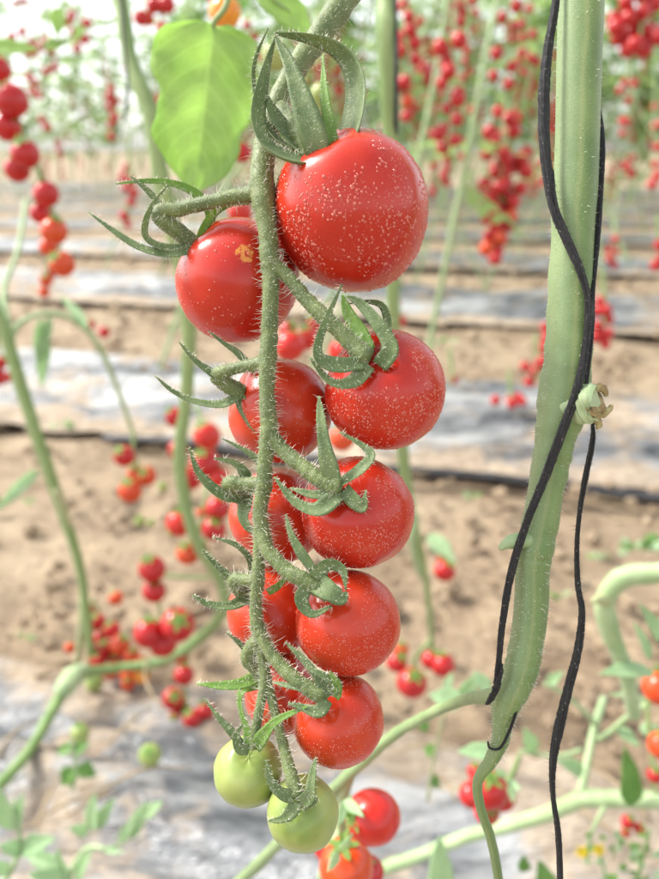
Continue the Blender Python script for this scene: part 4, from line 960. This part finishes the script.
# ------------------------------------------------------------------ rows of vines behind
def pack(cx, cy, hw, hh, r, n, shape=1.0, tries=4000):
    out = []
    for _ in range(tries):
        if len(out) >= n: break
        a = random.random() * 6.283; q = math.sqrt(random.random())
        x, y = cx + hw * q * math.cos(a), cy + hh * q * math.sin(a)
        z = random.uniform(-1, 1) * hw * .6
        if all((x - b[0]) ** 2 + (y - b[1]) ** 2 + (z - b[2]) ** 2 > (1.75 * r) ** 2 for b in out): out.append((x, y, z))
    return out
def dense(cx, cy, hw, hh, r, d, n, label, group, orange=.06):
    it = []
    for x, y, z in pack(cx, cy, hw, hh, r, n):
        k = 'red' if random.random() > orange else 'orange'
        it.append((x, y, r * random.uniform(.85, 1.1), d - z / F * d, k))
    bunch(label, group, it, [(cx, cy - hh - 25, d, 1.4), (cx + 2, cy - hh * .4, d, 1.2), (cx, cy + hh * .8, d, .8)], 'fruit stalk of the ' + group.replace('tomatoes of the ', '').replace('tomatoes in the ', ''), calyx=False)
dense(505, 165, 24, 55, 7.5, 1.45, 30, 'red tomato, upper half of the dense hanging bunch left of the thick right vine', 'tomatoes of the dense hanging bunch, upper half')
dense(497, 222, 15, 38, 7.5, 1.45, 16, 'red tomato, lower half of the dense hanging bunch left of the thick right vine', 'tomatoes of the dense hanging bunch, lower half', .25)
dense(640, 22, 26, 30, 8.5, 1.25, 18, 'red tomato in the bunch at the top right corner', 'tomatoes in the top right corner bunch')
dense(553, 345, 10, 38, 6, 1.55, 11, 'red tomato in the low bunch left of the thick vine where twines cross', 'tomatoes in the low bunch left of the twine crossing')
dense(602, 322, 7, 26, 6, 1.55, 9, 'red tomato in the low bunch right of the thick vine', 'tomatoes in the low bunch right of the thick vine', 0)
dense(536, 372, 14, 12, 5.5, 1.6, 5, 'small red tomato near the ground just left of the thick vine', 'tomatoes near the ground left of the thick vine', 0)
dense(509, 400, 17, 4, 5.5, 1.7, 5, 'small red tomato lying on the second mulch bed', 'tomatoes lying on the second mulch bed', 0)
dense(403, 62, 13, 62, 7, 1.3, 14, 'red tomato in the string beside the upright stem, top centre', 'tomatoes in the string beside the upright stem', .2)
dense(397, 326, 5, 26, 5.5, 1.3, 6, 'small red tomato just right of the largest tomato, beside the stem', 'tomatoes low beside the upright stem', 0)
dense(450, 379, 5, 5, 5, 1.6, 1, 'single small red tomato right of the second right-hand tomato', 'lone tomatoes', 0)
dense(412, 212, 5, 45, 5, 2.2, 7, 'small far red tomato right of the largest tomato', 'tomatoes far behind the largest one', 0)
dense(658, 255, 6, 14, 7, 1.5, 3, 'red tomato at the right edge level with the lower dense bunch', 'tomatoes at the right edge', 0)
dense(160, 16, 20, 14, 7, 1.1, 7, 'blurred tomato at the top, left of the big light leaf', 'tomatoes at the top left of the big leaf', .4)
dense(45, 80, 16, 50, 4.5, 2.2, 12, 'tiny red tomato against the bright light at upper left', 'tiny tomatoes against the bright light', 0)
dense(112, 112, 5, 26, 4.5, 2.5, 7, 'tiny red tomato left of the bare upper left stem', 'tiny tomatoes left of the bare upper left stem', 0)
dense(78, 30, 12, 22, 5, 1.9, 6, 'tiny red tomato among pale leaves in the top left corner', 'tiny tomatoes in the top left corner', 0)
dense(128, 195, 7, 30, 5, 1.7, 8, 'small red tomato behind the pointed sepals at upper left', 'tomatoes behind the pointed sepals', 0)

def far_leaf(V, Fc, rn, base, dirv, size):
    """a pinnate leaf: seven folded leaflets on a drooping rib"""
    side = dirv.cross(Vector((0, 0, 1)))
    if side.length < .01: side = Vector((1, 0, 0))
    side.normalize(); tone = random.random()
    for k in range(7):
        t = .25 + .75 * (k // 2) / 3
        p = base + dirv * size * t + Vector((0, 0, -.45 * size * t * t))
        s = 0 if k == 6 else (1 if k % 2 else -1)
        ld = (dirv * (.5 if s else 1) + side * s * .8 + Vector((0, 0, random.uniform(-.75, -.1)))).normalized()
        ln = size * random.uniform(.32, .5); w = ln * random.uniform(.26, .36)
        b = ld.cross(Vector((random.gauss(0, .4), random.gauss(0, .4), 1))).normalized(); nn = b.cross(ld)
        i = len(V)
        V += [p, p + ld * ln * .35 + b * w + nn * w * .3, p + ld * ln * .4, p + ld * ln * .35 - b * w + nn * w * .3, p + ld * ln * .75 + b * w * .6 + nn * w * .1, p + ld * ln * .75 - b * w * .6 + nn * w * .1, p + ld * ln]
        Fc += [(i, i + 2, i + 1), (i, i + 3, i + 2), (i + 1, i + 2, i + 6, i + 4), (i + 2, i + 3, i + 5, i + 6)]
        rn += [min(1, max(0, tone * .7 + random.random() * .3))] * 4
PROTO = []
for k in range(10):
    rnd = random.Random(k)
    lean = rnd.uniform(-.5, .5)
    # stem: rises slanting from the bed, then upright along its string
    p0 = Vector((0, 0, 0)); pts = [(p0, .006), (RD * lean * .3 + Vector((0, 0, .25)), .006), (RD * lean * .7 + Vector((rnd.gauss(0, .02), rnd.gauss(0, .02), .7)), .006), (RD * lean + Vector((rnd.gauss(0, .03), rnd.gauss(0, .03), 1.25)), .0055), (RD * (lean + .08) + Vector((0, 0, 2.4)), .004)]
    sv = tube_data(pts, 26, 7)
    V, Fc, rn = [], [], []
    path = sv[2][0]
    for q in range(46 if k > 5 else 30):
        z = (.72 if k > 5 else 1.02) + 1.5 * rnd.random() ** 1.3 if q > 7 else rnd.uniform(.4, 1.2)
        c = min(path, key=lambda v: abs(v.z - z))
        a = rnd.random() * 6.283
        far_leaf(V, Fc, rn, Vector(c), Vector((math.cos(a), math.sin(a), rnd.uniform(-.2, .35))).normalized(), rnd.uniform(.13, .24) * (.6 if q <= 7 else 1))
    ms = bpy.data.meshes.new('stem'); ms.from_pydata([tuple(v) for v in sv[0]], [], sv[1]); ms.materials.append(M['vine_pale'] if k % 3 else M['vine_mid'])
    sv2 = tube_data([(RD * -lean * 1.1 + Vector((.02, 0, 0)), .006), (RD * -lean * .5 + Vector((.05, .02, .45)), .006), (RD * (lean * .3) + Vector((.03, .03, 1.0)), .0055), (RD * (lean * .5) + Vector((.02, .05, 2.3)), .004)], 20, 7)
    ms2 = bpy.data.meshes.new('side_stem'); ms2.from_pydata([tuple(v) for v in sv2[0]], [], sv2[1]); ms2.materials.append(M['vine_pale'])
    ms.polygons.foreach_set('use_smooth', [True] * len(ms.polygons))
    mf = bpy.data.meshes.new('foliage'); mf.from_pydata([tuple(v) for v in V], [], Fc); mf.materials.append(M['leaf_far'])
    at_ = mf.attributes.new('rnd', 'FLOAT', 'FACE'); at_.data.foreach_set('value', rn)
    mg = bpy.data.meshes.new('string'); sd = tube_data([(path[-1], .0012), (path[-1] + Vector((0, 0, .9)), .0012)], 3, 4)
    mg.from_pydata([tuple(v) for v in sd[0]], [], sd[1]); mg.materials.append(M['string'])
    PROTO.append((ms, mf, mg, path, ms2))
def side_word(px):
    return 'far left' if px < 110 else 'left' if px < 230 else 'centre' if px < 400 else 'right of centre' if px < 520 else 'right' if px < 610 else 'far right'
ORD = ('first', 'second', 'third', 'fourth', 'fifth', 'sixth', 'seventh', 'eighth', 'ninth', 'tenth')
def far_vine(pos, k, row, px, rz):
    ms, mf, mg, path, ms2 = PROTO[k]
    lab = 'leafy tomato vine in the %s row behind, %s' % (ORD[row - 1], side_word(px))
    t = thing('tomato_vine', lab, 'vine', pos, 'vines of the %s row behind, %s' % (ORD[row - 1], side_word(px)))
    t.rotation_euler = (0, 0, rz)
    for nme, me in (('stem', ms), ('side_stem', ms2), ('foliage', mf), ('string', mg)):
        o = bpy.data.objects.new(nme, me); COL.objects.link(o); o.parent = t
        if nme == 'foliage': o['kind'] = 'stuff'
    rot = Matrix.Rotation(rz, 3, 'Z')
    return t, [pos + rot @ v for v in path]
cands = []
for cx, cy, hw, hh, rp, d, n in ((462, 100, 10, 60, 4.2, 2.4, 9), (438, 118, 9, 40, 4.2, 2.6, 8), (528, 45, 10, 45, 4.8, 2.1, 9), (630, 115, 12, 62, 4.6, 2.2, 11), (655, 140, 8, 60, 5.2, 2.0, 7), (425, 60, 8, 50, 4.4, 2.4, 7), (615, 250, 6, 22, 4.4, 2.3, 5), (470, 14, 12, 22, 5, 2.1, 6), (250, 60, 10, 40, 5, 2.1, 7), (165, 120, 9, 50, 4.4, 2.5, 7), (20, 30, 14, 30, 4.5, 2.4, 6)):
    so, _ = dtube('fruit_stalk', [(cx + 3, cy - hh - 45, d, .9), (cx, cy - hh, d, .9), (cx, cy + hh * .8, d, .6)], M['vine_pale'], None, n=10, seg=6)
    tag(so, 'thin pale stalk of a distant red string, %d hand widths from the left edge' % round(cx / 60), 'stalk', 'distant fruit stalks')
    for x, y, z in pack(cx, cy, hw, hh, rp, n):
        cands.append((at(x, y, d - z / F * d), rp / F * d * random.uniform(.85, 1.1), 'red' if random.random() > .1 else 'orange', 1 if d < 1.8 else 2))
for row in range(1, 10):
    uc = .33 + 1.402 * row
    step = .30 if row < 3 else .36 if row < 5 else .24
    v = -2 - 1.1 * row
    while v < 2 + 1.1 * row:
        v += step * random.uniform(.75, 1.3)
        pos = uv(uc + random.choice((-.17, .17)) + random.gauss(0, .04), v, .03)
        q = proj(pos + Vector((0, 0, .9)))
        if not q or q[0] < -40 or q[0] > 700: continue
        # the rows end on the left, where the bright side of the house shows
        if q[0] < 200 and random.random() < (.55 if row < 3 else .64 if q[0] < 165 else .3): continue
        if row == 1 and random.random() < .35: continue
        rz = random.choice((0, math.pi)) + random.gauss(0, .3)
        t, path = far_vine(pos, random.randrange(6) if row < 5 else random.randrange(4, 10), row, q[0], rz)
        for _ in range(random.choice((4, 5, 6)) if 1 < row < 6 else 3):
            z = random.uniform(.45, .85 + .17 * row) if row > 1 else random.uniform(.4, .95)
            c = min(path, key=lambda w: abs(w.z - z)) + Vector((random.gauss(0, .06), random.gauss(0, .06), 0))
            n = random.randint(7, 13); ln = n * .014
            top = c + Vector((0, 0, .05))
            tube('fruit_stalk', [(top - Vector((0, 0, 0)), .002), (c + Vector((.008, 0, -ln * .5)), .0016), (c + Vector((0, 0, -ln)), .001)], M['vine_pale'], None, n=6, seg=5) if False else None
            V, Fc, _, _ = tube_data([(top, .002), (c + Vector((.008, 0, -ln * .5)), .0016), (c + Vector((0, 0, -ln)), .001)], 6, 5)
            o = mesh_obj('fruit_stalk', V, Fc, M['vine_pale'], None, origin=top); o.parent = t
            o.matrix_parent_inverse = Matrix.Rotation(-rz, 4, 'Z') @ Matrix.Translation(-pos)
            for i in range(n):
                s = 1 if i % 2 else -1
                a = random.random() * 6.283
                w = c + Vector((math.cos(a) * .017, math.sin(a) * .017, -ln * i / n * 1.1 + random.gauss(0, .004)))
                cands.append((w, random.uniform(.0105, .0145), 'orange' if random.random() < .12 else 'green' if random.random() < .06 else 'red', row))
vis = []
rest = []
for c in cands:
    q = proj(c[0])
    if q and -10 < q[0] < 670 and -10 < q[1] < 890: vis.append((q[2], q, c))
vis.sort(key=lambda e: e[0])
room = max(0, 292 - n_fruit)
for d, q, c in vis[:room]:
    hgt = 'near the top edge' if q[1] < 90 else 'above mid-height' if q[1] < 220 else 'low over the soil'
    lab = 'small %s tomato in the %s row behind, %s, %s' % (c[2], ORD[c[3] - 1], side_word(q[0]), hgt)
    small_tomato(c[0], c[1], c[2], lab, 'far %s tomatoes, %s row, %s, %s' % (c[2], ORD[c[3] - 1], side_word(q[0]), hgt), calyx=False)
# everything farther: one mass of tiny fruit
V, Fc, mi = [], [], []
for d, q, c in vis[room:]:
    b0 = len(V)
    for i in range(1, 5):
        th = math.pi * i / 5
        for j in range(7):
            a = 2 * math.pi * j / 7
            V.append(c[0] + Vector((math.sin(th) * math.cos(a), math.sin(th) * math.sin(a), math.cos(th))) * c[1])
    V += [c[0] + Vector((0, 0, c[1])), c[0] - Vector((0, 0, c[1]))]
    for i in range(3):
        for j in range(7):
            a, b_ = b0 + i * 7 + j, b0 + i * 7 + (j + 1) % 7; Fc.append((a, a + 7, b_ + 7, b_))
    for j in range(7):
        Fc.append((b0 + 28, b0 + j, b0 + (j + 1) % 7)); Fc.append((b0 + 29, b0 + 21 + (j + 1) % 7, b0 + 21 + j))
if V:
    tag(mesh_obj('distant_fruit', V, Fc, M['far_red']), 'countless tiny red tomatoes in the farthest rows', 'tomatoes', kind='stuff')
print('FRUIT', n_fruit, 'rest', len(vis) - room)

# ------------------------------------------------------------------ light
w = bpy.data.worlds.new('World'); scene.world = w; w.use_nodes = True
nt = w.node_tree; bg = nt.nodes['Background']
sky = nt.nodes.new('ShaderNodeTexSky'); sky.sky_type = 'NISHITA'; sky.sun_disc = False
SUN_EL, SUN_AZ = R(48), R(-72)          # azimuth from +Y, clockwise seen from above
sky.sun_elevation = SUN_EL; sky.sun_rotation = SUN_AZ
sky.air_density = 1.0; sky.dust_density = 2.0; sky.ozone_density = .6
hs = nt.nodes.new('ShaderNodeHueSaturation'); hs.inputs['Saturation'].default_value = .22   # the milky film of the plastic house takes the blue out of the sky
nt.links.new(sky.outputs[0], hs.inputs['Color']); nt.links.new(hs.outputs[0], bg.inputs[0]); bg.inputs[1].default_value = .135
ld = bpy.data.lights.new('sun', 'SUN'); lo = bpy.data.objects.new('sun', ld); COL.objects.link(lo)
ld.energy = 1.9; ld.angle = R(13); ld.color = (1, .95, .86)
sd = Vector((math.sin(SUN_AZ) * math.cos(SUN_EL), math.cos(SUN_AZ) * math.cos(SUN_EL), math.sin(SUN_EL)))
lo.rotation_euler = (-sd).to_track_quat('-Z', 'Y').to_euler()
scene.view_settings.view_transform = 'Standard'; scene.view_settings.look = 'None'
scene.view_settings.exposure = 1.52; scene.view_settings.gamma = 1; scene.view_settings.use_curve_mapping = False
scene.cycles.max_bounces = 6; scene.cycles.transmission_bounces = 4; scene.cycles.diffuse_bounces = 3
scene.cycles.use_denoising = True
scene.cycles.sample_clamp_indirect = 6
